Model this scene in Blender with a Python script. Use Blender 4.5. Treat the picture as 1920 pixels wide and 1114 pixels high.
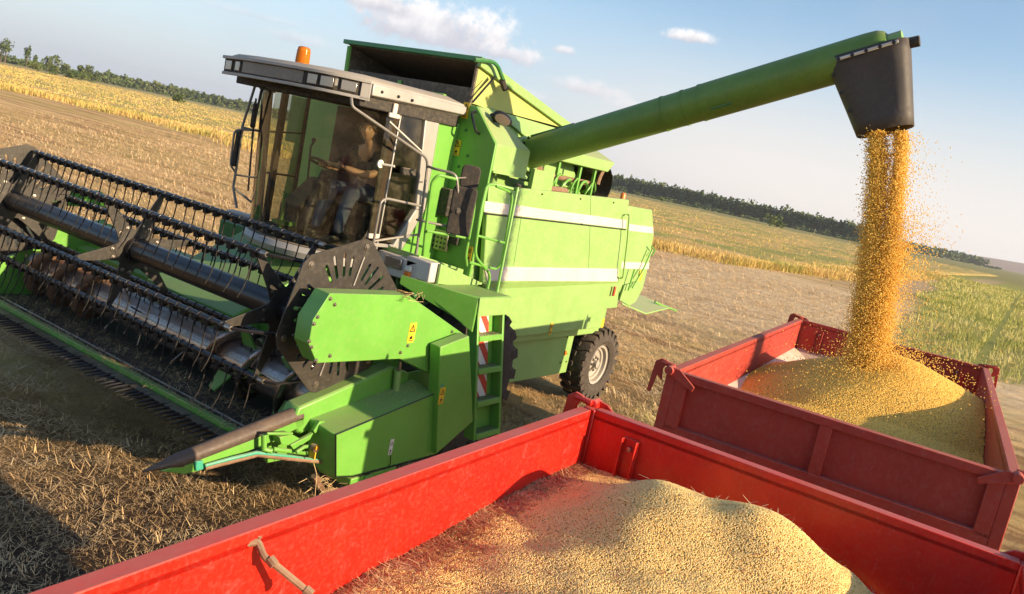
import bpy, bmesh, math, random
import numpy as np
from mathutils import Vector, Matrix, Quaternion
random.seed(7); rng = np.random.default_rng(7)
S = bpy.context.scene; COL = S.collection
for o in list(bpy.data.objects): bpy.data.objects.remove(o)
# ------------------------------------------------------------------ camera
H = 3.2; FPX = 1539.0; PC = (960.0, 557.0)
v1 = Vector((1975-PC[0], -(522-PC[1]), -FPX)).normalized()
v2 = Vector((-1400-PC[0], -(-190-PC[1]), -FPX)); v2 = (v2 - v1*v1.dot(v2)).normalized()
v3 = v1.cross(v2)
R = Matrix((v1, v2, v3))            # world = R @ camera
cam_d = bpy.data.cameras.new('camera'); cam = bpy.data.objects.new('camera', cam_d); COL.objects.link(cam)
M4 = R.to_4x4(); M4.translation = (0, 0, H); cam.matrix_world = M4
cam_d.sensor_width = 36; cam_d.lens = 36*FPX/1920; cam_d.clip_start = .05; cam_d.clip_end = 20000
cam_d.shift_x = 0
S.camera = cam
S.render.resolution_x = 1024; S.render.resolution_y = 594
S.render.engine = 'CYCLES'
try: S.cycles.max_bounces = 8; S.cycles.transparent_max_bounces = 12; S.cycles.caustics_reflective = False; S.cycles.caustics_refractive = False
except Exception: pass
S.view_settings.view_transform = 'Standard'; S.view_settings.look = 'None'
S.view_settings.exposure = 1.0; S.view_settings.gamma = 1
# ------------------------------------------------------------------ sun and sky
SUN_EL = math.radians(15.5); SUN_AZ = math.radians(8)       # azimuth: from -Y turned towards +X
sun_dir = Vector((math.sin(SUN_AZ)*math.cos(SUN_EL), -math.cos(SUN_AZ)*math.cos(SUN_EL), math.sin(SUN_EL)))
sl = bpy.data.lights.new('sun', 'SUN'); sl.energy = 4.9; sl.angle = math.radians(.5); sl.color = (1, .76, .48)
so = bpy.data.objects.new('sun', sl); COL.objects.link(so); so.rotation_euler = sun_dir.to_track_quat('Z', 'Y').to_euler(); so.location = (0, -30, 30)
W = bpy.data.worlds.new('World'); S.world = W; W.use_nodes = True
wt = W.node_tree; wt.nodes.clear()
class NT:
    def __init__(s, t): s.t = t
    def n(s, kind, **kw):
        x = s.t.nodes.new(kind)
        for k, v in kw.items():
            if k == 'ins':
                for a, b in v.items():
                    if hasattr(b, 'is_output') or isinstance(b, bpy.types.NodeSocket): s.t.links.new(b, x.inputs[a])
                    else: x.inputs[a].default_value = b
            else: setattr(x, k, v)
        return x
    def m(s, op, a, b=0.0, c=None, clamp=False):
        ins = {0: a, 1: b}
        if c is not None: ins[2] = c
        return s.n('ShaderNodeMath', operation=op, use_clamp=clamp, ins=ins).outputs[0]
    def v(s, op, a, b):
        x = s.n('ShaderNodeVectorMath', operation=op, ins={0: a, 1: b})
        return x.outputs['Value'] if op in ('DOT_PRODUCT', 'LENGTH', 'DISTANCE') else x.outputs[0]
    def noise(s, vec, scale, detail=4, rough=.55, dist=0, out='Fac'):
        return s.n('ShaderNodeTexNoise', ins={'Vector': vec, 'Scale': scale, 'Detail': detail, 'Roughness': rough, 'Distortion': dist}).outputs[out]
    def ramp(s, fac, stops, interp='LINEAR'):
        x = s.n('ShaderNodeValToRGB', ins={'Fac': fac}); r = x.color_ramp; r.interpolation = interp
        while len(r.elements) < len(stops): r.elements.new(.5)
        for e, (p, c) in zip(r.elements, stops): e.position = p; e.color = (*c, 1) if len(c) == 3 else c
        return x.outputs[0]
    def mix(s, f, a, b, bt='MIX'):
        x = s.n('ShaderNodeMix', data_type='RGBA', blend_type=bt)
        for i, val in ((0, f), (6, a), (7, b)):
            if isinstance(val, bpy.types.NodeSocket): s.t.links.new(val, x.inputs[i])
            else: x.inputs[i].default_value = val if i == 0 else (*val, 1)
        return x.outputs[2]
    def rng(s, x, a, b, c=0., d=1., smooth=True):
        return s.n('ShaderNodeMapRange', interpolation_type='SMOOTHSTEP' if smooth else 'LINEAR', clamp=True, ins={0: x, 1: a, 2: b, 3: c, 4: d}).outputs[0]
w = NT(wt)
V0 = lambda p: Vector(p).normalized()
sky = w.n('ShaderNodeTexSky', sky_type='NISHITA', sun_disc=False, sun_elevation=SUN_EL, sun_rotation=math.atan2(sun_dir.x, sun_dir.y), air_density=1.0, dust_density=.9, ozone_density=2.2)
gen = w.n('ShaderNodeTexCoord').outputs['Generated']
nz = w.noise(gen, 26, 7, .62); nz2 = w.noise(gen, 70, 5, .6); nzl = w.noise(gen, 7, 4, .6)
col = sky.outputs[0]
# (direction, half width, half height, strength, streakiness)
CL = [((.752, .648, .130), .135, .042, 1.4), ((.700, .700, .146), .060, .026, 1.1), ((.80, .585, .122), .05, .018, .9),
      ((.860, .50, .103), .060, .016, .9), ((.885, .455, .093), .040, .012, .6), ((.895, .402, .180), .034, .012, .9), ((.835, .53, .140), .020, .008, .8),
      ((.643, .76, .086), .040, .012, .55), ((.955, .290, .060), .110, .016, .35), ((.60, .79, .10), .09, .007, .3), ((.82, .56, .082), .04, .01, .5), ((.985, .16, .05), .10, .02, .3)]
for d, a, b, st in CL:
    d = Vector(d).normalized(); u = d.cross(Vector((0, 0, 1))).normalized(); v_ = u.cross(d)
    x = w.m('DIVIDE', w.v('DOT_PRODUCT', gen, tuple(u)), a); y = w.m('DIVIDE', w.v('DOT_PRODUCT', gen, tuple(v_)), b)
    front = w.m('GREATER_THAN', w.v('DOT_PRODUCT', gen, tuple(d)), .5)
    # flatter underside
    y = w.m('MULTIPLY', y, w.m('ADD', 1.0, w.m('MULTIPLY', w.m('LESS_THAN', y, 0.0), .7)))
    r = w.m('SQRT', w.m('ADD', w.m('MULTIPLY', x, x), w.m('MULTIPLY', y, y)))
    f = w.m('ADD', w.m('SUBTRACT', 1.0, r), w.m('ADD', w.m('MULTIPLY', w.m('SUBTRACT', nz, .5), 1.5), w.m('MULTIPLY', w.m('SUBTRACT', nz2, .5), .9)))
    f = w.m('MULTIPLY', w.m('MULTIPLY', w.rng(f, .0, .75), st), front)
    shade = w.rng(w.m('ADD', y, w.m('MULTIPLY', w.m('SUBTRACT', nz, .5), 2.5)), -.6, .7)
    cc = w.mix(shade, (3.2, 3.0, 3.25), (6.0, 5.6, 5.3))
    col = w.mix(f, col, cc)
haze = w.m('MULTIPLY', w.rng(nzl, .45, .75), .14)
col = w.mix(haze, col, (2.7, 2.95, 3.4))
zc = w.n('ShaderNodeSeparateXYZ', ins={0: gen}).outputs[2]
col = w.mix(w.rng(zc, -.02, .27, .88, .0), col, (2.85, 3.15, 3.7))
gl = w.v('DOT_PRODUCT', gen, tuple(V0((.985, .10, .06))))
col = w.mix(w.m('MULTIPLY', w.rng(gl, .84, .99, 0., 1.), w.rng(zc, .22, .0)), col, (4.5, 4.2, 3.95))
bg = w.n('ShaderNodeBackground', ins={'Color': col, 'Strength': .112})
wo = w.n('ShaderNodeOutputWorld', ins={'Surface': bg.outputs[0]})
# ------------------------------------------------------------------ survey helpers: a sight line met by a plane of known distance
def ray(x, y): return R @ Vector((x-PC[0], -(y-PC[1]), -FPX))
def PY(x, y, Y): r = ray(x, y); return Vector((0, 0, H)) + r*(Y/r.y)
def PX(x, y, X): r = ray(x, y); return Vector((0, 0, H)) + r*(X/r.x)
def PZ(x, y, Z): r = ray(x, y); return Vector((0, 0, H)) + r*((Z-H)/r.z)
V = Vector
# ------------------------------------------------------------------ materials
MAT = {}
def newmat(name):
    m = bpy.data.materials.new(name); m.use_nodes = True; m.node_tree.nodes.clear(); MAT[name] = m
    t = NT(m.node_tree); return m, t
def out(t, sh, disp=None):
    o = t.n('ShaderNodeOutputMaterial', ins={'Surface': sh})
    return o
def paint(name, c, c2=None, rough=.38, metal=0., dust=.25, dustc=(.42, .33, .22), bump=.02, nscale=3., scratch=0., coat=0., dustup=.5, spec=.5):
    m, t = newmat(name); c2 = c2 or tuple(x*.82 for x in c)
    P = t.n('ShaderNodeNewGeometry').outputs['Position']
    n1 = t.noise(P, nscale, 5, .6); n2 = t.noise(P, nscale*9, 4, .65); n3 = t.noise(P, nscale*45, 2, .6)
    base = t.mix(t.rng(n1, .3, .7), c, c2)
    N = t.n('ShaderNodeNewGeometry').outputs['Normal']
    up = t.rng(t.n('ShaderNodeSeparateXYZ', ins={0: N}).outputs[2], .4, .95, 0., dustup)
    d = t.m('MULTIPLY', t.rng(n2, .42, .78), dust); d = t.m('ADD', d, t.m('MULTIPLY', up, t.rng(n1, .2, .7, .5, 1.)), clamp=True)
    base = t.mix(d, base, dustc)
    if scratch:
        st = t.n('ShaderNodeMapping', ins={0: P, 3: (1.3, 9, 2.2)}).outputs[0]
        ns = t.noise(st, 6, 6, .75, 1.2)
        base = t.mix(t.m('MULTIPLY', t.rng(ns, .55, .68), scratch), base, tuple(min(1, x*.6+.16) for x in c))
        base = t.mix(t.m('MULTIPLY', t.rng(t.noise(P, 30, 4, .75), .64, .70), scratch), base, (.10, .06, .045))
    b = t.n('ShaderNodeBump', ins={'Strength': .35, 'Distance': bump, 'Height': t.m('ADD', n1, t.m('MULTIPLY', n3, .08))})
    p = t.n('ShaderNodeBsdfPrincipled', ins={'Base Color': base, 'Metallic': metal, 'Normal': b.outputs[0], 'Roughness': t.m('ADD', rough, t.m('MULTIPLY', d, .5), clamp=True), 'Coat Weight': coat, 'Specular IOR Level': spec})
    out(t, p.outputs[0]); return m
paint('green', (.24, .42, .125), (.205, .37, .10), rough=.42, dust=.30, dustup=.5, bump=.012, scratch=.10)  # same paint as the header, washed paler: glare put into the body colour
paint('teal_green', (.05, .24, .10), rough=.4, dust=.1)
paint('green_dark', (.03, .17, .045), rough=.4, dust=.1)
paint('green_pipe_shaded', (.12, .24, .035), rough=.42, dust=.12, dustup=.2)  # machine green darkened, the pipe's shaded side put into its colour
paint('tine', (.012, .011, .012), rough=.65, dust=.1, spec=.2)
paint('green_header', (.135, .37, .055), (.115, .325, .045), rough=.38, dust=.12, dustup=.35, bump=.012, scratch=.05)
paint('green_faded', (.40, .44, .12), (.34, .38, .10), rough=.75, dust=.3)
paint('white_paint', (.60, .54, .50), (.52, .47, .43), rough=.45, dust=.2, dustup=.3)
paint('rim_paint', (.36, .34, .31), rough=.5, dust=.35)
paint('silver', (.42, .41, .39), rough=.42, metal=.35, dust=.15, dustup=.2)
paint('roof_grey', (.36, .35, .33), rough=.5, dust=.3)
paint('fascia', (.20, .18, .15), rough=.5, dust=.3)
paint('black_paint', (.013, .012, .014), rough=.28, dust=.05, dustc=(.08, .07, .06), dustup=.12)
paint('plate', (.034, .030, .026), (.026, .023, .020), rough=.42, dust=.25, dustc=(.10, .08, .06), scratch=.15)
paint('rubber', (.030, .026, .024), rough=.8, dust=.55, dustc=(.13, .095, .065), bump=.01)
paint('tyre', (.045, .038, .033), rough=.85, dust=.75, dustc=(.15, .11, .08), bump=.01, nscale=5)
paint('boot', (.040, .036, .034), (.06, .05, .045), rough=.62, dust=.35, dustc=(.14, .11, .08))
paint('steel', (.36, .33, .30), (.25, .22, .19), rough=.3, metal=.9, dust=.25, dustc=(.22, .15, .09))
paint('auger_steel', (.42, .38, .36), (.34, .25, .19), rough=.20, metal=.85, dust=.22, dustc=(.18, .11, .07))
paint('rust', (.16, .085, .05), (.26, .15, .09), rough=.7, metal=.2, dust=.4)
paint('divider_steel', (.06, .045, .04), (.10, .07, .05), rough=.45, dust=.4, dustc=(.16, .11, .08), scratch=.3, nscale=5)
paint('tube_grey', (.22, .21, .20), rough=.45, metal=.3, dust=.2)
paint('seal_brown', (.12, .095, .07), rough=.6, dust=.3)
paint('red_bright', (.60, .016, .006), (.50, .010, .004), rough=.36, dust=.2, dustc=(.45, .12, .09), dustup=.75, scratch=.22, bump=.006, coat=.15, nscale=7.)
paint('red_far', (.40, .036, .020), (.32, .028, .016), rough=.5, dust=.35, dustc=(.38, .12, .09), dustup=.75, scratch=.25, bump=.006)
paint('liner', (.66, .60, .54), (.55, .47, .40), rough=.6, dust=.3)
paint('cab_dark', (.022, .02, .018), rough=.7, dust=.2)
paint('interior_brown', (.07, .045, .03), rough=.8, dust=.2)
paint('teal', (.04, .33, .22), rough=.4, dust=.1)
paint('yellow', (.80, .50, .02), rough=.5, dust=.08, dustup=.1)
paint('label_white', (.75, .73, .66), rough=.5, dust=.1)
paint('board_red', (.55, .05, .025), rough=.45, dust=.15)
paint('orange', (.85, .22, .02), rough=.35, dust=.05)
paint('tank_inside', (.09, .075, .055), rough=.7, dust=.4)
paint('skin', (.62, .34, .20), rough=.5, dust=0, dustup=0, bump=.001, nscale=8)
paint('hair', (.08, .045, .02), rough=.7, dust=0, dustup=0)
paint('shirt', (.05, .05, .055), rough=.9, dust=0, dustup=0, bump=.01)
paint('jeans', (.10, .13, .20), (.07, .09, .15), rough=.9, dust=0.05, dustup=0, bump=.01)
paint('shoe', (.03, .025, .02), rough=.7, dust=.3)
paint('eye', (.02, .015, .012), rough=.2, dust=0, dustup=0)
def glassmat(name, tint, g=.0, refl=1.0):
    m, t = newmat(name)
    P = t.n('ShaderNodeNewGeometry').outputs['Position']
    tr = t.n('ShaderNodeBsdfTransparent', ins={'Color': (*tint, 1)})
    gl = t.n('ShaderNodeBsdfGlossy', ins={'Color': (1, 1, 1, 1), 'Roughness': .03})
    di = t.n('ShaderNodeBsdfDiffuse', ins={'Color': (.45, .38, .28, 1)})
    fr = t.m('MULTIPLY', t.n('ShaderNodeFresnel', ins={'IOR': 1.5}).outputs[0], refl)
    a = t.n('ShaderNodeMixShader', ins={0: fr, 1: tr.outputs[0], 2: gl.outputs[0]})
    dirt = t.m('MULTIPLY', t.rng(t.noise(P, 5, 5, .65), .35, .8), g)
    b = t.n('ShaderNodeMixShader', ins={0: dirt, 1: a.outputs[0], 2: di.outputs[0]})
    out(t, b.outputs[0]); return m
glassmat('glass', (.82, .85, .78), .06, 1.1)
glassmat('glass_door', (.58, .60, .54), .09, 1.1)
m, t = newmat('lamp_glass'); out(t, t.n('ShaderNodeBsdfPrincipled', ins={'Base Color': (.34, .31, .27, 1), 'Roughness': .18, 'Metallic': .7}).outputs[0])
m, t = newmat('mirror'); out(t, t.n('ShaderNodeBsdfPrincipled', ins={'Base Color': (.55, .6, .66, 1), 'Roughness': .06, 'Metallic': 1.}).outputs[0])
m, t = newmat('beacon_glass'); out(t, t.n('ShaderNodeBsdfPrincipled', ins={'Base Color': (.95, .26, .02, 1), 'Roughness': .15, 'Transmission Weight': .55, 'IOR': 1.2}).outputs[0])
# ground -----------------------------------------------------------
def region(t, P):
    s = t.n('ShaderNodeSeparateXYZ', ins={0: P}); return s.outputs[0], s.outputs[1]
m, t = newmat('stubble_ground')
P = t.n('ShaderNodeNewGeometry').outputs['Position']; X, Y = region(t, P)
nA = t.noise(P, .35, 5, .6); nB = t.noise(P, 2.2, 6, .68); nC = t.noise(P, 14, 6, .72); nD = t.noise(P, 60, 3, .7)
st = t.n('ShaderNodeMapping', ins={0: P, 2: (0, 0, .9), 3: (22, 5, 8)}).outputs[0]; nS = t.noise(st, 2.2, 5, .7, 1.5)
rowv = t.n('ShaderNodeMapping', ins={0: P, 3: (.55, .03, 1)}).outputs[0]; nR = t.noise(rowv, 2.4, 4, .6, .3)
rowv2 = t.n('ShaderNodeMapping', ins={0: P, 2: (0, 0, 0.04), 3: (.16, .012, 1)}).outputs[0]; nR2 = t.noise(rowv2, 2.4, 3, .6, .3)
straw = t.mix(t.rng(nC, .3, .7), (.72, .44, .18), (.88, .62, .30))
straw = t.mix(t.m('MULTIPLY', t.rng(nR, .46, .60), .9), straw, (.34, .18, .075))
straw = t.mix(t.m('MULTIPLY', t.rng(nR2, .48, .62), .6), straw, (.52, .38, .12))
straw = t.mix(t.m('MULTIPLY', t.rng(nS, .52, .64), .45), straw, (.32, .19, .08))
straw = t.mix(t.m('MULTIPLY', t.rng(nA, .50, .72), .55), straw, (.42, .33, .10))
soil = t.mix(t.rng(nC, .35, .7), (.055, .036, .024), (.13, .085, .055))
d2 = t.v('DISTANCE', P, (3.0, 4.3, 0)); near = t.rng(t.m('ADD', d2, t.m('MULTIPLY', nB, 3.)), 2.5, 6.5)
far = t.v('DISTANCE', P, (4, 4, 0)); pale = t.rng(far, 8, 22)
bare = t.m('MAXIMUM', t.rng(nB, .58, .75, 0, .6), t.m('SUBTRACT', 1., near))
tracks = t.rng(t.m('ABSOLUTE', t.m('SUBTRACT', Y, t.m('ADD', 3.5, t.m('MULTIPLY', nA, 1.5)))), .5, 1.6, .7, 0.); tracks = t.m('MULTIPLY', tracks, t.rng(X, 14, 24, 1., 0.))
bare = t.m('MAXIMUM', t.m('MULTIPLY', bare, t.rng(pale, 0, 1, 1., .35)), t.m('MULTIPLY', tracks, t.rng(nC, .3, .6, .4, 1.)))
c = t.mix(bare, straw, soil)
palep = t.m('MULTIPLY', t.rng(nB, .3, .7, .35, .8), t.m('MULTIPLY', t.rng(X, 16, 26), t.m('MULTIPLY', t.rng(Y, 24, 14), t.rng(X, 60, 44))))
c = t.mix(palep, c, (.88, .70, .46))
gm = t.m('MULTIPLY', t.rng(t.m('SUBTRACT', t.m('ADD', Y, t.m('MULTIPLY', t.m('SUBTRACT', nA, .5), 2.)), t.m('MULTIPLY', X, .095)), 1.8, .4), t.rng(t.m('ADD', X, t.m('MULTIPLY', t.m('SUBTRACT', nB, .5), 8.)), 27, 31))
gcol = t.mix(t.rng(nB, .3, .7), (.20, .24, .05), (.46, .42, .12))
gtr = t.rng(t.m('ABSOLUTE', t.m('SUBTRACT', Y, t.m('MULTIPLY', X, .018))), .15, .8, .8, 0.)
gcol = t.mix(t.m('MULTIPLY', gtr, .5), gcol, (.30, .20, .10))
c = t.mix(gm, c, gcol)
rd = t.m('MULTIPLY', t.rng(t.m('ABSOLUTE', t.m('SUBTRACT', Y, 10.2)), 1.2, 2.6, .9, 0.), t.rng(X, 45, 70)); c = t.mix(rd, c, (.50, .36, .21))
farg = t.rng(far, 150, 260); c = t.mix(farg, c, (.26, .24, .09))
hh = t.m('ADD', t.m('ADD', t.m('MULTIPLY', nC, .6), t.m('MULTIPLY', nD, .35)), t.m('ADD', t.m('MULTIPLY', nS, .6), nB))
b = t.n('ShaderNodeBump', ins={'Strength': .9, 'Distance': .08, 'Height': hh})
out(t, t.n('ShaderNodeBsdfPrincipled', ins={'Base Color': c, 'Roughness': .95, 'Specular IOR Level': .12, 'Normal': b.outputs[0]}).outputs[0])
def flora(name, stops, scale=.6, trans=.25, obj=False, scale2=None):
    m, t = newmat(name); P = t.n('ShaderNodeNewGeometry').outputs['Position']
    rnd = t.n('ShaderNodeNewGeometry').outputs['Random Per Island']
    n = t.noise(P, scale, 3, .6)
    f = t.m('ADD', t.m('MULTIPLY', rnd, .45), t.m('MULTIPLY', t.rng(n, .3, .7), .55))
    c = t.ramp(f, stops)
    d = t.n('ShaderNodeBsdfPrincipled', ins={'Base Color': c, 'Roughness': .7, 'Specular IOR Level': .25})
    tr = t.n('ShaderNodeBsdfTranslucent', ins={'Color': c})
    out(t, t.n('ShaderNodeMixShader', ins={0: trans, 1: d.outputs[0], 2: tr.outputs[0]}).outputs[0]); return m
flora('straw_bits', [(0, (.24, .14, .06)), (.4, (.54, .36, .18)), (.75, (.76, .56, .31)), (1, (.86, .71, .45))], 1.5, .1)
flora('crop', [(0, (.24, .28, .06)), (.33, (.46, .40, .11)), (.6, (.68, .46, .15)), (1, (.78, .58, .27))], .13, .22)
flora('grass', [(0, (.20, .24, .05)), (.35, (.40, .40, .10)), (.7, (.60, .53, .19)), (1, (.74, .62, .32))], .25, .35)
flora('leaf_forest', [(0, (.045, .075, .025)), (.5, (.09, .13, .035)), (1, (.19, .20, .07))], .02, .15)
flora('leaf_bush', [(0, (.05, .09, .02)), (.5, (.10, .14, .03)), (1, (.18, .20, .05))], .3, .2)
paint('bark', (.10, .075, .055), rough=.9, dust=.2)
m, t = newmat('hill'); P = t.n('ShaderNodeNewGeometry').outputs['Position']
c = t.ramp(t.noise(P, .012, 5, .6), [(.3, (.20, .13, .09)), (.55, (.30, .20, .14)), (.7, (.20, .18, .08))]); out(t, t.n('ShaderNodeBsdfPrincipled', ins={'Base Color': c, 'Roughness': 1.}).outputs[0])
def beanmat(name, a, b_, c_):
    m, t = newmat(name)
    r = t.n('ShaderNodeObjectInfo').outputs['Random']; P = t.n('ShaderNodeNewGeometry').outputs['Position']
    f = t.m('ADD', t.m('MULTIPLY', r, .7), t.m('MULTIPLY', t.noise(P, 2.5, 3), .3))
    c = t.ramp(f, [(0, a), (.45, b_), (.85, c_), (1, tuple(min(.85, x*1.12) for x in c_))])
    c = t.mix(t.m('GREATER_THAN', r, .985), c, (.10, .13, .03))
    p = t.n('ShaderNodeBsdfPrincipled', ins={'Base Color': c, 'Roughness': .42, 'Specular IOR Level': .35, 'Subsurface Weight': 0.0}); out(t, p.outputs[0]); return m
beanmat('soybean', (.62, .37, .11), (.84, .58, .20), (.90, .71, .33))
beanmat('soybean_far', (.70, .40, .04), (.86, .54, .09), (.91, .65, .17))
m, t = newmat('bean_bed'); P = t.n('ShaderNodeNewGeometry').outputs['Position']
vo = t.n('ShaderNodeTexVoronoi', ins={'Vector': P, 'Scale': 120.}); c = t.mix(t.rng(vo.outputs['Distance'], .0, .6), (.70, .42, .10), (.40, .22, .04))
b = t.n('ShaderNodeBump', ins={'Strength': .6, 'Distance': .004, 'Height': vo.outputs['Distance']})
out(t, t.n('ShaderNodeBsdfPrincipled', ins={'Base Color': c, 'Roughness': .7, 'Normal': b.outputs[0]}).outputs[0])
# ------------------------------------------------------------------ mesh builder
class MB:
    def __init__(s): s.v = []; s.f = []
    def add(s, vs, fs): k = len(s.v); s.v += [tuple(x) for x in vs]; s.f += [tuple(i+k for i in f) for f in fs]; return s
    def box(s, a, b):
        (x0, y0, z0), (x1, y1, z1) = a, b
        return s.add([(x0, y0, z0), (x1, y0, z0), (x1, y1, z0), (x0, y1, z0), (x0, y0, z1), (x1, y0, z1), (x1, y1, z1), (x0, y1, z1)],
                     [(0, 3, 2, 1), (4, 5, 6, 7), (0, 1, 5, 4), (1, 2, 6, 5), (2, 3, 7, 6), (3, 0, 4, 7)])
    def prism(s, pts, vec):
        pts = [V(p) for p in pts]; vec = V(vec); n = len(pts)
        nrm = V((0, 0, 0))
        for i in range(n): nrm += pts[i].cross(pts[(i+1) % n])
        if nrm.dot(vec) > 0: pts = pts[::-1]
        q = [p+vec for p in pts]
        return s.add(pts+q, [tuple(range(n)), tuple(range(2*n-1, n-1, -1))] + [(i, i+n, (i+1) % n+n, (i+1) % n) for i in range(n)])
    def tube(s, pts, r, n=10, closed=False):
        pts = [V(p) for p in pts]; rs = r if isinstance(r, (list, tuple)) else [r]*len(pts)
        k0 = len(s.v); up = None
        for i, p in enumerate(pts):
            a = pts[max(i-1, 0)]; b = pts[min(i+1, len(pts)-1)]; d = (b-a).normalized()
            if up is None: up = d.orthogonal().normalized()
            else: up = (up - d*up.dot(d)).normalized()
            q = d.cross(up)
            for j in range(n):
                an = 2*math.pi*j/n; s.v.append(tuple(p + (up*math.cos(an)+q*math.sin(an))*rs[i]))
        for i in range(len(pts)-1):
            for j in range(n):
                a = k0+i*n+j; b = k0+i*n+(j+1) % n; s.f.append((a, b, b+n, a+n))
        s.f.append(tuple(k0+j for j in range(n))[::-1]); s.f.append(tuple(k0+(len(pts)-1)*n+j for j in range(n)))
        return s
    def lathe(s, prof, c, axis='Y', n=32):
        k0 = len(s.v); c = V(c)
        for (r, h) in prof:
            for j in range(n):
                a = 2*math.pi*j/n; x, y = r*math.cos(a), r*math.sin(a)
                s.v.append(tuple(c + {'Y': V((x, h, y)), 'Z': V((x, y, h)), 'X': V((h, x, y))}[axis]))
        for i in range(len(prof)-1):
            for j in range(n):
                a = k0+i*n+j; b = k0+i*n+(j+1) % n; s.f.append((a, b, b+n, a+n) if axis != 'Y' else (a, a+n, b+n, b))
        return s
    def build(s, name, mat, parent=None, bevel=0, smooth=35, **props):
        me = bpy.data.meshes.new(name); me.from_pydata(s.v, [], s.f); me.update()
        bm = bmesh.new(); bm.from_mesh(me); bmesh.ops.recalc_face_normals(bm, faces=bm.faces); bm.to_mesh(me); bm.free()
        o = bpy.data.objects.new(name, me); COL.objects.link(o); me.materials.append(MAT[mat] if isinstance(mat, str) else mat)
        if smooth:
            me.shade_smooth(); me.set_sharp_from_angle(angle=math.radians(smooth))
        if bevel:
            b = o.modifiers.new('bevel', 'BEVEL'); b.width = bevel; b.segments = 2; b.limit_method = 'ANGLE'; b.angle_limit = math.radians(40)
        if parent is not None:
            o.parent = parent
            o.matrix_parent_inverse = world_inv(parent)
        for k, val in props.items(): o[k] = val
        return o
def world_inv(p):
    m = Matrix.Identity(4)
    while p is not None:
        m = Matrix.LocRotScale(p.location, p.rotation_euler, p.scale) @ m if not hasattr(p, '_x') else m
        break
    # parts are modelled in world coordinates: undo the chain
    return chain(p).inverted() if p is not None else m
def chain(p):
    loc = Matrix.LocRotScale(p.location, p.rotation_euler, p.scale)
    if p.parent: return chain(p.parent) @ p.matrix_parent_inverse @ loc
    return loc
def rootobj(name, loc, label, cat, group=None, rz=0):
    o = bpy.data.objects.new(name, None); COL.objects.link(o); o.location = loc; o.rotation_euler = (0, 0, rz)
    o['label'] = label; o['category'] = cat
    if group: o['group'] = group
    o.empty_display_size = .3
    return o
def raw(name, verts, faces, mat, smooth=False):
    me = bpy.data.meshes.new(name)
    verts = np.asarray(verts, np.float32); faces = np.asarray(faces, np.int32)
    k = faces.shape[1]; me.vertices.add(len(verts)); me.vertices.foreach_set('co', verts.ravel())
    me.loops.add(faces.size); me.loops.foreach_set('vertex_index', faces.ravel())
    me.polygons.add(len(faces)); me.polygons.foreach_set('loop_start', np.arange(0, faces.size, k, dtype=np.int32))
    try: me.polygons.foreach_set('loop_total', np.full(len(faces), k, np.int32))
    except Exception: pass
    me.update(calc_edges=True); me.validate()
    if smooth: me.shade_smooth()
    o = bpy.data.objects.new(name, me); COL.objects.link(o); me.materials.append(MAT[mat]); return o
def arc(p0, p1, p2, n=6):   # rounded corner through p1
    p0, p1, p2 = V(p0), V(p1), V(p2); return [(p0*(1-u)**2 + p1*2*u*(1-u) + p2*u*u) for u in [i/n for i in range(n+1)]]
def rpath(pts, r=.08, n=5):
    pts = [V(p) for p in pts]; o_ = [pts[0]]
    for i in range(1, len(pts)-1):
        a = (pts[i-1]-pts[i]); b = (pts[i+1]-pts[i]); rr = min(r, a.length*.45, b.length*.45)
        o_ += arc(pts[i]+a.normalized()*rr, pts[i], pts[i]+b.normalized()*rr, n)
    return o_+[pts[-1]]
# ================================================================== SETTING
# ground: one sheet, finer near the machines, gently uneven
def ground_h(x, y):
    r = np.hypot(x-5, y-4); a = np.clip((70-r)/60, 0, 1)
    z = .02*np.sin(x*1.7+np.sin(y*.9)*1.3)*np.cos(y*1.4+x*.3) + .012*np.sin(x*5.1+y*2.3)*np.sin(y*6.2-x*1.1) + .01*np.sin(9*x+3*np.sin(4*y))
    return (z*a - .015*(r < 1e9))
xs = np.unique(np.concatenate([np.linspace(-3, 26, 240), np.geomspace(26, 3000, 60), -np.geomspace(3, 1200, 20)]))
ys = np.unique(np.concatenate([np.linspace(-4, 20, 200), np.geomspace(20, 3000, 60), -np.geomspace(4, 1500, 20)]))
gx, gy = np.meshgrid(xs, ys); gz = ground_h(gx, gy)
nx_, ny_ = len(xs), len(ys); idx = np.arange(nx_*ny_).reshape(ny_, nx_)
fq = np.stack([idx[:-1, :-1], idx[:-1, 1:], idx[1:, 1:], idx[1:, :-1]], -1).reshape(-1, 4)
g = raw('ground', np.stack([gx, gy, gz], -1).reshape(-1, 3), fq, 'stubble_ground', True); g['kind'] = 'structure'
# ---- loose straw
FW = np.array([.835, .528]); RT = np.array([.528, -.835])     # camera heading and its right on the ground
def in_view(p, m=1.12):
    f = p @ FW; s_ = p @ RT
    return (f > 1.5) & (np.abs(s_) < f*.66*m+.6)
def blades(p, ang, tilt, ln, wd, z0, bend=None):
    """thin tapered strips; p (n,2)"""
    n = len(p); d = np.stack([np.cos(ang)*np.cos(tilt), np.sin(ang)*np.cos(tilt), np.sin(tilt)], -1)
    sd = np.stack([-np.sin(ang), np.cos(ang), np.zeros(n)], -1)
    flat = rng.random(n) < .5; 
    b = np.stack([p[:, 0], p[:, 1], z0], -1); e = b + d*ln[:, None]
    if bend is not None: e[:, 2] -= bend
    w_ = sd*wd[:, None]*.5
    v = np.stack([b-w_, b+w_, e+w_*.5, e-w_*.5], 1).reshape(-1, 3)
    f = np.arange(n*4).reshape(n, 4); return v, f
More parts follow.
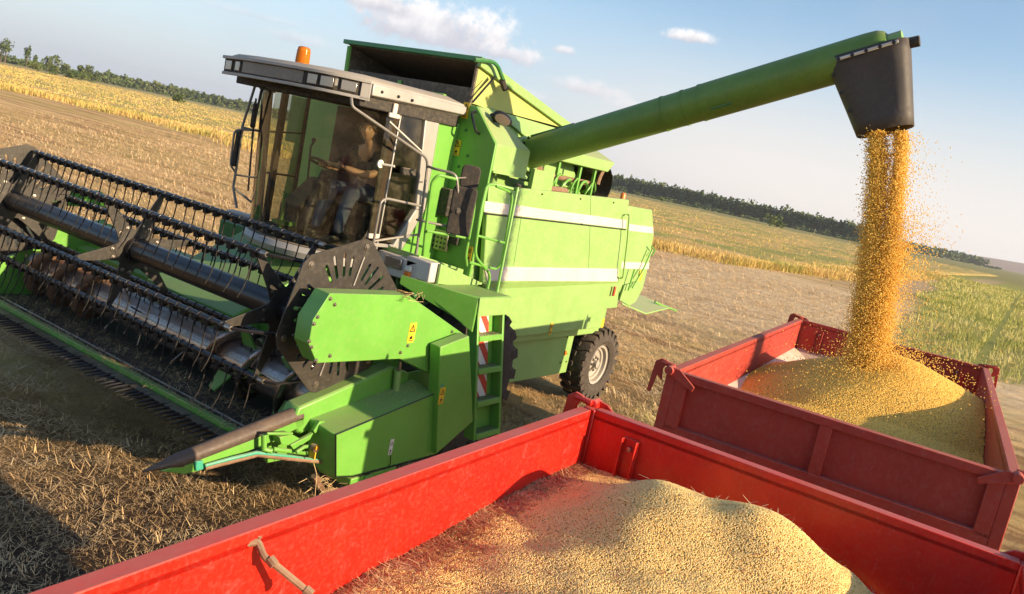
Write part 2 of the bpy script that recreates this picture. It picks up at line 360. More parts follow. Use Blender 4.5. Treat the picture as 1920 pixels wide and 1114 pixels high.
def scatter(n, x0, x1, y0, y1, power=1.6):
    out_ = []; tot = 0
    while tot < n:
        q = np.stack([rng.uniform(x0, x1, n), rng.uniform(y0, y1, n)], -1)
        dd = np.hypot(q[:, 0], q[:, 1]); q = q[in_view(q) & (rng.random(n) < (5/np.maximum(dd, 5))**power)]
        out_.append(q); tot += len(q)
    return np.concatenate(out_)[:n]
def clump(q, sc):   # patchiness
    return .5+.5*np.sin(q[:, 0]*sc+2*np.sin(q[:, 1]*sc*.7))*np.sin(q[:, 1]*sc*1.1+1.7*np.sin(q[:, 0]*sc*.8))
q = scatter(330000, 1, 48, 2, 60, 1.2); keep = rng.random(len(q)) < .25+.75*clump(q, 2.3)
dsoil = np.hypot(q[:, 0]-3.2, q[:, 1]-4.0); keep &= rng.random(len(q)) < np.clip((dsoil-.3)/2.4, .5, 1); q = q[keep]; n = len(q)
dd = np.hypot(q[:, 0], q[:, 1])
v, f = blades(q, rng.uniform(0, 6.28, n), rng.normal(.12, .28, n), rng.uniform(.02, .12, n)*(1+dd*.03), rng.uniform(.0025, .006, n)*(1+dd*.05), ground_h(q[:, 0], q[:, 1])+rng.uniform(.004, .035, n))
vs, fs_ = [v], [f]; k = len(v)
q = scatter(230000, .8, 13, 2.2, 16, 1.2); n = len(q); c_ = clump(q, 3.1); keep = rng.random(n) < .35+.65*c_; q = q[keep]; n = len(q); v, f = blades(q, rng.normal(.9, 1.1, n), rng.normal(.1, .3, n), rng.uniform(.012, .07, n)*(.6+.6*rng.random(n)), rng.uniform(.0015, .0045, n), ground_h(q[:, 0], q[:, 1])+rng.uniform(.002, .03, n)*(.4+c_[keep])); vs.append(v); fs_.append(f+k); k += len(v)
q = scatter(130000, 10, 45, 3, 50, .9); n = len(q); dd = np.hypot(q[:, 0], q[:, 1]); c_ = clump(q, .9); keep = rng.random(n) < .2+.8*c_; q = q[keep]; dd = dd[keep]; n = len(q); v, f = blades(q, rng.normal(1.2, .9, n), rng.normal(.25, .3, n), rng.uniform(.03, .12, n)*(1+dd*.02), rng.uniform(.004, .009, n)*(1+dd*.05), ground_h(q[:, 0], q[:, 1])+.004); vs.append(v); fs_.append(f+k); k += len(v)
q = scatter(5200, 1, 24, 3.2, 22, 1.3); q[:, 0] = np.round(q[:, 0]/.45)*.45+rng.normal(0, .03, len(q)); n = len(q); dd = np.hypot(q[:, 0], q[:, 1])
v, f = blades(q, rng.uniform(0, 6.28, n), rng.normal(1.2, .35, n), rng.uniform(.02, .10, n), rng.uniform(.004, .008, n)*(1+dd*.05), ground_h(q[:, 0], q[:, 1])-.01)
vs.append(v); fs_.append(f+k); k += len(v)
o = raw('loose_straw', np.concatenate(vs), np.concatenate(fs_), 'straw_bits'); o['kind'] = 'stuff'; o['label'] = 'chopped straw and short stubble covering the harvested ground'; o['category'] = 'straw'
# ---- green weeds in the stubble and the rough grass to the right
vs, fs_, k = [], [], 0
spots = [(4.9, 4.1), (4.6, 3.7), (5.3, 4.4), (9.3, 3.9), (10.2, 4.1), (9.9, 3.5), (8.9, 4.3), (11.2, 4.3), (4.1, 3.4), (10.8, 3.7), (12.2, 4.2), (8.8, 5.4), (9.6, 5.9), (2.2, 7.4), (1.9, 6.2)]
for (a, b_) in spots:
    n = 260; q = np.stack([rng.normal(a, .22, n), rng.normal(b_, .20, n)], -1)
    v, f = blades(q, rng.uniform(0, 6.28, n), rng.normal(.8, .35, n), rng.uniform(.03, .11, n), rng.uniform(.004, .009, n), ground_h(q[:, 0], q[:, 1])); vs.append(v); fs_.append(f+k); k += len(v)
q = scatter(90000, 27.5, 150, -14, 15, .9); e = .8+.095*q[:, 0]+.5*np.sin(q[:, 0]*.21)+.3*np.sin(q[:, 0]*.7); q = q[(q[:, 1] < e) & (np.abs(np.abs(q[:, 1]-q[:, 0]*.018)-.7) > .16)]
n = len(q); dd = np.hypot(q[:, 0], q[:, 1]); keep = rng.random(n) < .15+.85*clump(q, .55); q = q[keep]; n = len(q); dd = dd[keep]
v, f = blades(q, rng.uniform(0, 6.28, n), rng.normal(1.2, .3, n), rng.uniform(.12, .42, n)*(.6+.7*clump(q, .3)), .008*dd/10*rng.uniform(.6, 1.6, n), ground_h(q[:, 0], q[:, 1])-.01, rng.uniform(0, .08, n)); vs.append(v); fs_.append(f+k); k += len(v)
o = raw('rough_grass', np.concatenate(vs), np.concatenate(fs_), 'grass'); o['kind'] = 'stuff'; o['label'] = 'rough green grass beside the stubble and in tufts round the wheels'; o['category'] = 'grass'
# ---- the standing crop: edge at X about 50, then turning away along Y about 14
def crop_front(y): return 47+3*np.sin(y*.11)+1.2*np.sin(y*.53)+np.clip(16-y, 0, 3)*4
def crop_side(x): return 13.2+.5*np.sin(x*.3)+(x-50)*.012
vs, fs_, k = [], [], 0
def add_b(q, hmin, hmax, wk):
    global k
    n = len(q); dd = np.hypot(q[:, 0], q[:, 1])
    v, f = blades(q, rng.uniform(0, 6.28, n), rng.normal(1.2, .42, n), rng.uniform(hmin, hmax, n), wk*dd/50*rng.uniform(.6, 1.5, n), np.zeros(n)-.02, rng.uniform(0, .12, n)); vs.append(v); fs_.append(f+k); k += len(v)
n = 110000; y = rng.uniform(8, 135, n)**1.0; x = crop_front(y)+rng.normal(.8, 1.6, n); q = np.stack([x, y], -1); q = q[in_view(q) & (q[:, 1] > crop_side(q[:, 0])-.8)]; add_b(q, .1, .62, .034)
n = 50000; x = rng.uniform(46, 140, n); y = crop_side(x)+rng.normal(.6, 1.0, n); q = np.stack([x, y], -1); q = q[(q[:, 0] > crop_front(q[:, 1]))]; add_b(q, .1, .62, .034)
n = 240000; x = 47+rng.exponential(55, n); y = rng.uniform(13, 320, n); q = np.stack([x, y], -1); q = q[in_view(q) & (q[:, 0] > crop_front(q[:, 1])+1) & (q[:, 1] > crop_side(q[:, 0])+.6) & (q[:, 0] < 330)]; add_b(q, .42, .68, .05)
blade_v, blade_f = np.concatenate(vs), np.concatenate(fs_)
# canopy below the stalk tips
cx_ = np.concatenate([np.linspace(48.5, 80, 50), np.geomspace(82, 300, 60)]); cy_ = np.concatenate([np.linspace(14.6, 60, 60), np.geomspace(62, 420, 60)])
ax_, ay_ = np.meshgrid(cx_, cy_); ax2 = ax_+crop_front(ay_)-46.0; az_ = .42+.08*np.sin(ax2*1.1+ay_*.4)*np.sin(ay_*.9)+rng.uniform(-.08, .08, ax_.shape); az_[:, 0] = .1; az_[0, :] = .1
idx = np.arange(ax_.size).reshape(ax_.shape); cf = np.stack([idx[:-1, :-1], idx[:-1, 1:], idx[1:, 1:], idx[1:, :-1]], -1).reshape(-1, 4)
cv = np.stack([ax2, ay_, az_], -1).reshape(-1, 3)
o = raw('standing_crop', np.concatenate([blade_v, cv]), np.concatenate([blade_f, cf+len(blade_v)]), 'crop'); o['kind'] = 'stuff'; o['label'] = 'golden ripe crop standing beyond the harvested stubble'; o['category'] = 'crop'
# ---- trees
def crown(c, rx, rz, n, leaf, lumps=6, zs=.9):
    """leaf-sized faces spread through an uneven crown"""
    c = np.array(c, float); lc = rng.normal(0, .45, (lumps, 3)); lc[:, 2] *= zs; lr = rng.uniform(.35, .62, lumps)
    w_ = rng.integers(0, lumps, n); d = rng.normal(0, 1, (n, 3)); d /= np.linalg.norm(d, axis=1)[:, None]
    p = lc[w_] + d*(lr[w_]*rng.uniform(.55, 1.05, n))[:, None]
    p = p*np.array([rx, rx, rz]) + c
    a = rng.normal(0, 1, (n, 3)); a /= np.linalg.norm(a, axis=1)[:, None]; b = np.cross(a, rng.normal(0, 1, (n, 3))); b /= np.linalg.norm(b, axis=1)[:, None]
    s_ = leaf*rng.uniform(.5, 1.2, n)[:, None]
    v = np.stack([p-a*s_-b*s_*.6, p+a*s_-b*s_*.6, p+a*s_*.7+b*s_*.7, p-a*s_*.7+b*s_*.7], 1).reshape(-1, 3)
    return v, np.arange(4*n).reshape(n, 4)
def wood(name, label, line, depth, spacing, h, rx, n, leaf, scrub=True, ragged=.07):
    vs, fs_, k = [], [], 0
    a, b = np.array(line[0], float), np.array(line[1], float); L = np.linalg.norm(b-a); t_ = (b-a)/L; nn = np.array([t_[1], -t_[0]])
    if nn @ FW < 0: nn = -nn
    for row in range(depth):
        x = 0
        while x < L:
            p = a+t_*(x+rng.uniform(-.3, .3)*spacing)+nn*row*spacing*1.2
            hh = h*rng.uniform(1-ragged, 1+ragged); r_ = rx*rng.uniform(.8, 1.2)
            v, f = crown((p[0], p[1], hh*.50), r_, hh*.50, n, leaf, 12, .6); vs.append(v); fs_.append(f+k); k += len(v)
            w_ = .25; v = np.array([(p[0]-w_, p[1]+w_, 0), (p[0]+w_, p[1]-w_, 0), (p[0]+w_*.5, p[1]-w_*.5, hh*.6), (p[0]-w_*.5, p[1]+w_*.5, hh*.6)]); vs.append(v); fs_.append(np.array([[0, 1, 2, 3]])+k); k += 4
            x += spacing*rng.uniform(.75, 1.25)
    if scrub:
        for x in np.arange(0, L, spacing*.7):
            p = a+t_*x-nn*rng.uniform(2, 30); s_ = rng.uniform(.5, 1.3)
            v, f = crown((p[0], p[1], 1.2*s_), 3.2*s_, 1.8*s_, 30, leaf*.7, 4); vs.append(v); fs_.append(f+k); k += len(v)
    o = raw(name, np.concatenate(vs), np.concatenate(fs_), 'leaf_forest'); o['kind'] = 'stuff'; o['label'] = label; o['category'] = 'woodland'
def at_px(x, dist, z=0):   # a ground point seen at horizontal position x on the horizon, at a distance
    r = ray(x, 105.6+.211*x); r = V((r.x, r.y, 0)).normalized(); return (r.x*dist, r.y*dist)
wood('distant_woodland', 'dense dark poplar plantation on the horizon behind the combine and the grain stream', (at_px(1100, 640), at_px(1635, 560)), 4, 3.0, 12, 2.3, 170, .85, True, .045)
wood('distant_woodland', 'low wooded belt on the left horizon ending behind the cab', (at_px(200, 760), at_px(800, 760)), 3, 4.2, 9.0, 4.0, 170, 1.0)
wood('distant_woodland', 'thin scrubby hedgerow on the far left horizon', (at_px(-60, 620), at_px(260, 700)), 3, 5, 4.6, 4.5, 80, .9, False, .25)
wood('distant_woodland', 'faint tree belt under the bare hill at the right edge', (at_px(1640, 900), at_px(1850, 1100)), 2, 10, 11, 7, 70, 1.6)
def tree(name, px, dist, h, rx, label, group=None, mat='leaf_bush', n=260, leaf=.35, trunk=True, rz=None, cz=None):
    x, y = at_px(px, dist); r_ = rootobj(name, (x, y, 0), label, 'bush' if name == 'bush' else 'tree', group)
    v, f = crown((0, 0, (cz or .62)*h), rx, (rz or h*.40), n, leaf, 7); c = raw('crown', v, f, mat); c.parent = r_
    mb = MB().tube([(0, 0, -.3), (.05*h*.2, 0, h*.35), (0, .02*h, h*.75)], [h*.035, h*.025, h*.008], 7)
    for a in (0.4, 2.2, 4.1): mb.tube([(0, 0, h*.4), (math.cos(a)*rx*.5, math.sin(a)*rx*.5, h*.68)], [h*.014, h*.005], 5)
    o_ = mb.build('trunk', 'bark'); o_.parent = r_
G = 'lone trees on the far left horizon'
for px, h, rx, lab in [(2, 14, 5, 'tree clump at the very left edge of the horizon'), (10, 16, 3.5, 'taller tree next to the clump at the left edge'), (50, 15.5, 1.8, 'tall slim pale tree standing apart on the left horizon'), (66, 11, 1.6, 'narrow column shaped tree right of the tall slim tree'),
                       (90, 10.5, 3.2, 'small leaning tree, leftmost of the three rounded lone trees'), (106, 12.5, 3.6, 'largest and roundest of the lone trees on the left horizon'), (124, 11, 3.4, 'rounded tree just right of the largest lone tree'),
                       (150, 9.5, 2.0, 'pointed little tree before the wide bushy one'), (163, 10, 4.6, 'wide bushy tree right of the pointed little tree'), (182, 9, 3.8, 'last lone tree before the woodland starts')]:
    tree('tree', px, 560, h*.82, rx*.9, lab, G, 'leaf_forest', 240, .55)
for px, d, h, rx, lab in [(1446, 330, 5.2, 3.4, 'larger green bush at the back of the crop left of the grain stream'), (1467, 325, 3.6, 1.9, 'smaller bush beside the larger one in front of the woodland'), (1243, 420, 3.0, 3.0, 'bush just right of the combine at the foot of the woodland'),
                          (72, 400, 4.2, 3.4, 'dark bush at the crop edge, furthest left'), (109, 400, 4.6, 3.8, 'round bush at the crop edge right of the furthest left one'), (133, 390, 4.2, 3.0, 'round bush in the middle of the left crop edge'), (165, 390, 3.8, 3.4, 'flat bush at the crop edge under the end of the lone trees'), (336, 300, 3.0, 2.2, 'single bush at the crop edge left of the cab')]:
    tree('bush', px, d, h, rx, lab, 'bushes along the far crop edge', 'leaf_bush', 260, .35, rz=h*.5, cz=.5)
# ---- bare hill far right
hv, hf = [], []; N_ = 60
for i in range(N_):
    px = 1700+i*14; x, y = at_px(px, 2300); u = i/(N_-1)
    hh = 3+48*(1-math.exp(-(u*3.2)))*(.95+.05*math.sin(u*17)); xb, yb = at_px(px, 3400)
    hv += [(x*.8, y*.8, -2), (x, y, hh*.75), (x*1.2, y*1.2, hh), (xb*1.2, yb*1.2, -2)]
for i in range(N_-1):
    for j in range(3): a = i*4+j; hf.append((a, a+4, a+5, a+1))
o = raw('hill', hv, hf, 'hill', True); o['kind'] = 'structure'
# ================================================================== COMBINE HARVESTER
comb = rootobj('combine_harvester', (8, 6.75, 0), 'green combine harvester with raised black reel and its long pipe pouring grain into a trailer', 'combine')
Yb = 5.1
def poly(pts, Y): return [PY(a, b, Y) for a, b in pts]
def panel(pts, Y, th=.03): return MB().prism(poly(pts, Y), (0, th, 0))
class Bolts:
    """each bolt becomes a part of its own"""
    def __init__(s, pts, r, n): s.pts = [V(p) for p in pts]; s.r = r; s.n = n
    def build(s, name, mat, parent=None, bevel=0, **k):
        r = s.r; a = 'Y' if s.n[1] else 'X'; s_ = s.n[1] or s.n[0]; o0 = None
        for p in s.pts:
            if o0 is None:
                o0 = MB().lathe([(r*1.6, 0), (r*1.6, .004*s_), (r, .005*s_), (r, .014*s_), (0, .016*s_)], (0, 0, 0), a, 8).build('bolt', mat, parent); o = o0
            else: o = o0.copy(); COL.objects.link(o)
            o.matrix_parent_inverse = chain(parent).inverted(); o.location = p
        return o0
def bolts(pts, r=.014, n=(0, -1, 0)): return Bolts(pts, r, n)
def label_plate(x, y, z, w, h, n='Y', mat='yellow', parent=None, name='warning_sticker', d=-1, marks=True):
    """a warning sticker: yellow plate, black triangle outline and black figure marks"""
    def q(u, v_, e): return (x+u, y+d*e, z+v_) if n == 'Y' else (x+d*e, y-u, z+v_)
    o_ = MB().prism([q(-w/2, -h/2, .0), q(w/2, -h/2, .0), q(w/2, h/2, .0), q(-w/2, h/2, .0)], (V(q(0, 0, .003))-V(q(0, 0, 0)))).build(name, mat, parent, smooth=0)
    if marks:
        m_ = MB(); c = h*.22; s_ = w*.36
        T = [(-s_, c-s_*.8), (s_, c-s_*.8), (0, c+s_)]
        for i in range(3):
            a, b = V(T[i]).to_2d() if False else T[i], T[(i+1) % 3]
            dx, dy = b[0]-a[0], b[1]-a[1]; L = math.hypot(dx, dy); nx, ny = -dy/L*w*.05, dx/L*w*.05
            m_.add([q(a[0]-nx, a[1]-ny, .0042), q(b[0]-nx, b[1]-ny, .0042), q(b[0]+nx, b[1]+ny, .0042), q(a[0]+nx, a[1]+ny, .0042)], [(0, 1, 2, 3)])
        m_.add([q(-w*.05, c-s_*.5, .0042), q(w*.05, c-s_*.5, .0042), q(w*.03, c+s_*.4, .0042), q(-w*.03, c+s_*.4, .0042)], [(0, 1, 2, 3)])
        m_.build('pictogram', 'black_paint', o_, smooth=0); m_ = MB()
        m_.add([q(-w*.25, -h*.34, .0042), q(w*.22, -h*.30, .0042), q(w*.10, -h*.14, .0042), q(-w*.18, -h*.20, .0042)], [(0, 1, 2, 3)])
        m_.add([q(-w*.3, -h*.42, .0042), q(w*.3, -h*.42, .0042), q(w*.3, -h*.38, .0042), q(-w*.3, -h*.38, .0042)], [(0, 1, 2, 3)])
        m_.build('pictogram', 'black_paint', o_, smooth=0)
    return o_
# ---- body core (closed hull behind the panels) and rear hood
hull = MB().box((7.12, 5.22, 1.05), (10.9, 8.15, 2.93))
hull.box((7.6, 5.35, .85), (9.7, 8.2, 1.05))
hull.build('chassis_hull', 'green', comb, .02)
# side panels, near side
sp = panel([(917, 346), (1180, 375), (1163, 525), (933, 531), (905, 531)], Yb, .06).build('side_panel', 'green', comb, .012)
sk = MB().prism(poly([(905, 533), (1163, 528), (1157, 577), (1131, 579), (1125, 614), (958, 633), (955, 600), (930, 560)], Yb+.02), (0, .05, 0)).build('side_skirt', 'green', comb, .008)
sk2 = panel([(950, 628), (1080, 616), (1061, 698), (950, 719)], Yb+.24, .03).build('lower_skirt', 'green', comb, .006)
bolts([PY(*p, Yb+.24) for p in [(1064, 632), (1062, 663), (1061, 678), (1050, 680)]], .008).build('bolt_row', 'black_paint', sk2)
# lower fold of the side panel
MB().prism([PY(905, 531, Yb-.012), PY(1163, 524, Yb-.012), PY(1155, 535, Yb+.04), PY(935, 548, Yb+.04)], (0, .04, 0)).build('panel_fold', 'green', comb, .004)
for pts in ([(909, 377), (1175, 413), (1174, 429), (908, 398)], [(908, 500), (1160, 504), (1158, 528), (914, 527)]):
    o = panel(pts, Yb-.014, .016); o.build('white_stripe', 'white_paint', comb, .004)
MB().prism(poly([(908, 399), (1174, 430), (1174, 432), (908, 402)], Yb-.006), (0, .008, 0)).build('seam_gap', 'black_paint', comb, 0)
for a, b in (((1108, 368), (1103, 525)), ((978, 404), (963, 498))):
    MB().tube([PY(*a, Yb-.001), PY(*b, Yb-.001)], .003, 5).build('panel_seam', 'green_dark', comb)
bolts([PY(*p, Yb) for p in [(1016, 364), (1088, 373), (1150, 380), (1090, 420)]], .008).build('bolt_row', 'black_paint', sp)
# rear section
rs = panel([(1179, 386), (1223, 394), (1226, 440), (1217, 493), (1206, 540), (1163, 560), (1158, 520)], Yb+.06, .05).build('rear_side_panel', 'green', comb, .01)
for pts in ([(1180, 420), (1225, 426), (1225, 438), (1179, 433)], [(1166, 491), (1218, 493), (1216, 505), (1164, 504)]):
    panel(pts, Yb+.045, .018).build('white_stripe', 'white_paint', rs, .003)
hx = PY(1226, 440, Yb+.06).x
MB().prism([(10.3, 5.2, 2.9), (hx-.25, 5.2, 2.93), (hx-.1, 5.2, 2.6), (hx-.35, 5.2, 1.9), (hx-.6, 5.2, 1.55), (10.3, 5.2, 1.5)], (0, 3.1, 0)).build('rear_hood', 'green', comb, .02)
# rear handrail, spreader linkage, straw flap
MB().tube(rpath([PY(1176, 402, Yb-.03), PY(1180, 404, Yb-.1), PY(1176, 455, Yb-.1), PY(1168, 520, Yb-.1), PY(1163, 522, Yb-.02)], .03), .012, 8).build('rear_handrail', 'green', comb)
MB().prism(poly([(1172, 535), (1196, 528), (1206, 540), (1192, 566), (1180, 574), (1162, 563)], 5.12), (0, .03, 0)).build('spreader_bracket', 'green', comb, .006)
MB().tube([PY(1223, 468, 5.08), PY(1206, 506, 5.08), PY(1186, 540, 5.08)], .015, 7).tube([PY(1222, 462, 5.08), PY(1228, 470, 5.08), PY(1222, 480, 5.08)], .012, 6).tube([PY(1190, 505, 5.07), PY(1178, 545, 5.07)], .014, 7).build('spreader_linkage', 'green_header', comb)
fl = MB().prism([PY(1166, 571, 5.4), PY(1211, 590, 5.4), PY(1255, 579, 5.9), PY(1196, 553, 6.6)], (0, 0, .025)); fl.build('straw_flap', 'green', comb, .004)
MB().tube([PY(1228, 566, 5.9), PY(1240, 572, 5.9), PY(1256, 578, 5.9), PY(1268, 583, 5.85)], .02, 6).build('flap_rod', 'green_header', comb)
MB().box((10.66, 5.06, 1.66), (10.70, 5.09, 1.80)).build('tail_reflector', 'board_red', comb, .005)
label_plate(*PY(1130, 606, Yb+.015), .07, .13, parent=comb, marks=False)
label_plate(*PY(1033, 617, Yb+.015), .06, .16, parent=comb); label_plate(*PY(1036, 629, Yb+.235), .05, .07, parent=comb, marks=False)
c = PY(1060, 662, Yb+.235); MB().lathe([(.035, 0), (.035, -.006), (0, -.006)], c, 'Y', 16).build('orange_reflector', 'orange', comb)
label_plate(*PY(1201, 517, Yb+.05), .12, .16, parent=comb, marks=False)
# ---- grain tank front block (front face looks forward, its shade painted in with the darker header green) with the chamfered side housing
tk = [(7.1, 5.08, 1.75), (7.1, 5.08, 3.37), (7.1, 5.42, 3.72), (7.1, 7.9, 3.72), (7.1, 8.08, 3.4), (7.1, 8.2, 1.75)]
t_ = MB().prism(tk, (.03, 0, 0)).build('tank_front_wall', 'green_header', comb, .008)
bolts([(7.1, 5.5+.1*math.sin(i*2.1), 3.45-.13*i) for i in range(9)]+[(7.1, 5.75, 2.6), (7.1, 5.35, 2.62), (7.1, 5.25, 3.0), (7.1, 5.3, 2.75), (7.1, 5.9, 3.2)], .012, (-1, 0, 0)).build('bolt_row', 'green_dark', t_)
hs = MB()
a1, a2, a3, a4, a5 = (7.13, 5.08, 3.37), (7.13, 5.42, 3.72), (7.13, 5.08, 3.10), PY(996, 280, 5.08), PY(991, 329, 5.08)
top2 = V((7.75, 5.42, 3.72)); lo = 3.08
hs.add([a1, a2, (7.13, 5.08, lo), (a4.x, 5.08, 3.38), (a4.x, 5.08, lo), (a4.x-.28, 5.5, 3.73), (7.13, 5.6, 3.73), (a4.x-.1, 5.6, 3.6), (a4.x, 5.6, lo), (7.13, 5.6, lo)],
       [(0, 2, 4, 3), (1, 0, 3, 5), (6, 1, 5), (3, 4, 8, 7), (3, 7, 5), (5, 7, 6), (0, 1, 6, 9, 2), (2, 9, 8, 4), (6, 7, 8, 9)])
hs.build('auger_housing', 'green', comb, .008)
MB().prism([(7.14, 5.065, 3.07), (a4.x, 5.065, 3.07), (a4.x, 5.065, 3.095), (7.14, 5.065, 3.095)], (0, .04, 0)).build('seam_flange', 'green', comb, .003)
# tank body behind
MB().prism([(7.14, 5.45, 2.9), (7.14, 5.45, 3.70), (9.35, 5.6, 3.70), (9.9, 5.6, 3.1), (9.9, 5.45, 2.9)], (0, 2.9, 0)).build('grain_tank', 'green', comb, .015)
# tank sides above: mesh between housing top and lid
MB().prism([PY(893, 196, 5.5), PY(1052, 243, 5.5), PY(1068, 262, 5.46), PY(1000, 268, 5.46), PY(935, 215, 5.46)], (0, .04, 0)).build('tank_shoulder', 'green', comb, .005)
# ---- raised tank lid
L0, L1 = PX(893, 115, 7.12), PX(655, 89, 7.12)
f0 = V((7.12, 5.5, PX(893, 115, 7.12).z)); f1 = V((7.12, 7.5, f0.z)); r0 = V((9.25, 5.5, 3.78)); r1 = V((9.25, 7.5, 3.78))
ld = MB().prism([f0, r0, r1, f1], (0, 0, .035)).build('tank_lid', 'green_dark', comb, .006)
MB().prism([f0+V((.02, .02, 0)), r0+V((0, .02, 0)), V((7.14, 5.52, 3.74))], (0, .02, 0)).build('lid_side_sheet', 'green_faded', ld, .003)
MB().prism([f1+V((.02, -.02, 0)), r1+V((0, -.02, 0)), V((7.14, 7.48, 3.74))], (0, -.02, 0)).build('lid_side_sheet', 'tank_inside', ld, .003)
MB().prism([f0+V((-.02, -.03, -.05)), r0+V((.05, -.03, -.05)), r0+V((.05, -.03, .05)), f0+V((-.02, -.03, .05))], (0, .05, 0)).build('lid_edge_frame', 'green', ld, .005)
MB().box((7.08, 5.46, f0.z+.0), (7.14, 7.54, f0.z+.05)).build('lid_front_frame', 'teal_green', ld, .008)
MB().prism([f0+V((.02, .03, -.012)), r0+V((0, .03, -.012)), r1+V((0, -.03, -.012)), f1+V((.02, -.03, -.012))], (0, 0, .008)).build('lid_lining', 'tank_inside', ld)
MB().tube([V((7.13, 5.54, 3.72)), V((7.13, 5.54, f0.z-.02))], .022, 6).build('lid_post', 'tank_inside', ld)
MB().tube([V((7.13, 7.45, 3.72)), V((7.13, 7.47, f0.z-.02))], .03, 6).build('lid_post', 'green_header', ld)
MB().box((7.13, 5.56, 3.66), (7.16, 7.46, 3.90)).build('front_curtain', 'tank_inside', comb, .004)
MB().prism([(7.3, 5.55, 3.72), (9.2, 5.55, 3.72), (9.2, 7.45, 3.72), (7.3, 7.45, 3.72)], (0, 0, .01)).build('tank_floor', 'tank_inside', comb)
MB().box((7.11, 6.55, 3.66), (7.125, 6.6, 3.86)).build('curtain_strip', 'green_header', comb)
# lid strut, folding handrail on the lid
MB().tube([PY(886, 192, 5.46), PY(928, 144, 5.44)], .012, 7).tube([PY(898, 168, 5.45), PY(916, 149, 5.45)], .006, 5).build('lid_strut', 'black_paint', comb)
MB().tube(rpath([PY(890, 112, 5.45), PY(931, 116, 5.4), PY(944, 152, 5.4)], .12, 6), .022, 8).build('lid_handle', 'green_dark', ld)
MB().tube([PY(941, 150, 5.4), PY(947, 168, 5.4)], .034, 8).build('lid_handle_grip', 'rubber', ld)
# work lamp on the housing, handles, latches, stickers on the front wall
lp = PY(942, 223, 5.2)
wl = MB().lathe([(0, -.03), (.075, -.03), (.095, 0), (.09, .035), (.05, .07), (0, .075)], (0, 0, 0), 'Y', 20)
wl.v = [tuple(lp + Quaternion((1, 0, 0), math.radians(28)) @ (Quaternion((0, 0, 1), math.radians(-42)) @ V((x*1.25, y, z*.75)))) for x, y, z in wl.v]
o = wl.build('work_lamp', 'black_paint', comb)
wg = MB().lathe([(0, -.034), (.07, -.032), (.074, -.028)], (0, 0, 0), 'Y', 20); wg.v = [tuple(lp + Quaternion((1, 0, 0), math.radians(28)) @ (Quaternion((0, 0, 1), math.radians(-42)) @ V((x*1.25, y, z*.75)))) for x, y, z in wg.v]; wg.build('lens', 'lamp_glass', o)
MB().tube([lp+V((-.1, .08, .02)), lp+V((0, .09, -.03)), lp+V((.06, .2, -.02))], .02, 6).build('lamp_bracket', 'black_paint', comb)
MB().tube(rpath([(7.1, 5.42, 3.66), (7.03, 5.42, 3.64), (7.03, 5.32, 3.46), (7.1, 5.32, 3.44)], .03, 3), .014, 7).build('grab_handle', 'black_paint', comb)
p0 = PX(833, 300, 7.05); MB().tube([p0+V((0, .05, .08)), p0+V((0, -.06, .08)), p0+V((0, -.05, -.22))], .014, 6).tube([p0+V((0, .06, .07)), p0+V((0, .05, -.14)), p0+V((0, -.02, -.14))], .012, 6).build('latch', 'cab_dark', comb)
for (a, b) in ((873, 207), (857, 277)):
    p = PX(a, b, 7.095); label_plate(7.095, p.y, p.z, .085, .17, 'X', parent=comb)
label_plate(*PX(880, 477, 7.0), .06, .17, 'X', parent=comb)
p = PX(827, 375, 7.05); MB().box((7.0, p.y-.14, p.z-.16), (7.1, p.y+.16, p.z+.14)).build('filter_box', 'cab_dark', comb, .01)
p = PX(826, 450, 7.05); vp = MB().box((7.03, p.y-.11, p.z-.11), (7.06, p.y+.11, p.z+.11)); o = vp.build('vent_plate', 'steel', comb, .004)
for i in range(4):
    for j in range(4): MB().lathe([(.013, 0), (.013, -.003), (0, -.003)], (7.028, p.y-.075+.05*i, p.z-.075+.05*j), 'X', 8).build('vent_hole', 'cab_dark', o)
p = PX(851, 449, 7.05); MB().box((7.05, p.y-.05, p.z-.06), (7.09, p.y+.05, p.z+.06)).build('socket', 'cab_dark', comb, .01)
# ---- engine bay clutter and top rear cover
MB().prism([PY(1060, 303, 5.3), PY(1130, 325, 5.3), PY(1150, 312, 5.3), PY(1147, 303, 5.45), PY(1121, 288, 6.0), PY(1060, 285, 6.0)], (0, 0, 0.0001))
co = MB(); P5 = [PY(1060, 304, 5.25), PY(1135, 326, 5.25), PY(1152, 312, 5.25), PY(1146, 303, 5.4)]
zt = 3.62; x0, x1 = P5[0].x-.3, P5[2].x
co.add([(x0, 5.25, 3.36), (x1-.15, 5.25, 3.36), (x1, 5.25, 3.50), (x0, 5.25, 3.50), (x0, 5.6, 3.66), (x1-.15, 5.6, 3.66), (x0, 8.2, 3.66), (x1-.15, 8.2, 3.66), (x0, 8.2, 3.36), (x1-.15, 8.2, 3.36), (x1, 8.2, 3.5)],
       [(0, 1, 2, 3), (3, 2, 5, 4), (4, 5, 7, 6), (1, 9, 10, 7, 5, 2), (0, 8, 9, 1), (0, 3, 4, 6, 8), (6, 7, 10, 9, 8)])
co.build('engine_cover', 'green', comb, .008)
MB().box((8.2, 5.75, 2.9), (10.0, 8.1, 3.36)).build('engine_block', 'green_dark', comb, .02)
hz = MB()
for i in range(7):
    a = 8.35+i*.22; hz.tube(rpath([(a, 5.3+.03*i % .1, 2.92), (a+.02, 5.3, 3.1+.03*(i % 3)), (a+.22, 5.35, 3.22-.04*(i % 2)), (a+.5, 5.45, 3.05), (a+.55, 5.7, 3.0)], .1, 4), .014+.006*(i % 2), 7)
hz.build('hose_bundle', 'green_header', comb)
MB().tube([(8.3, 5.35, 3.16), (9.9, 5.4, 3.16)], .035, 8).tube([(8.4, 5.3, 2.99), (9.1, 5.3, 3.0)], .05, 8).build('coolant_pipe', 'rust', comb)
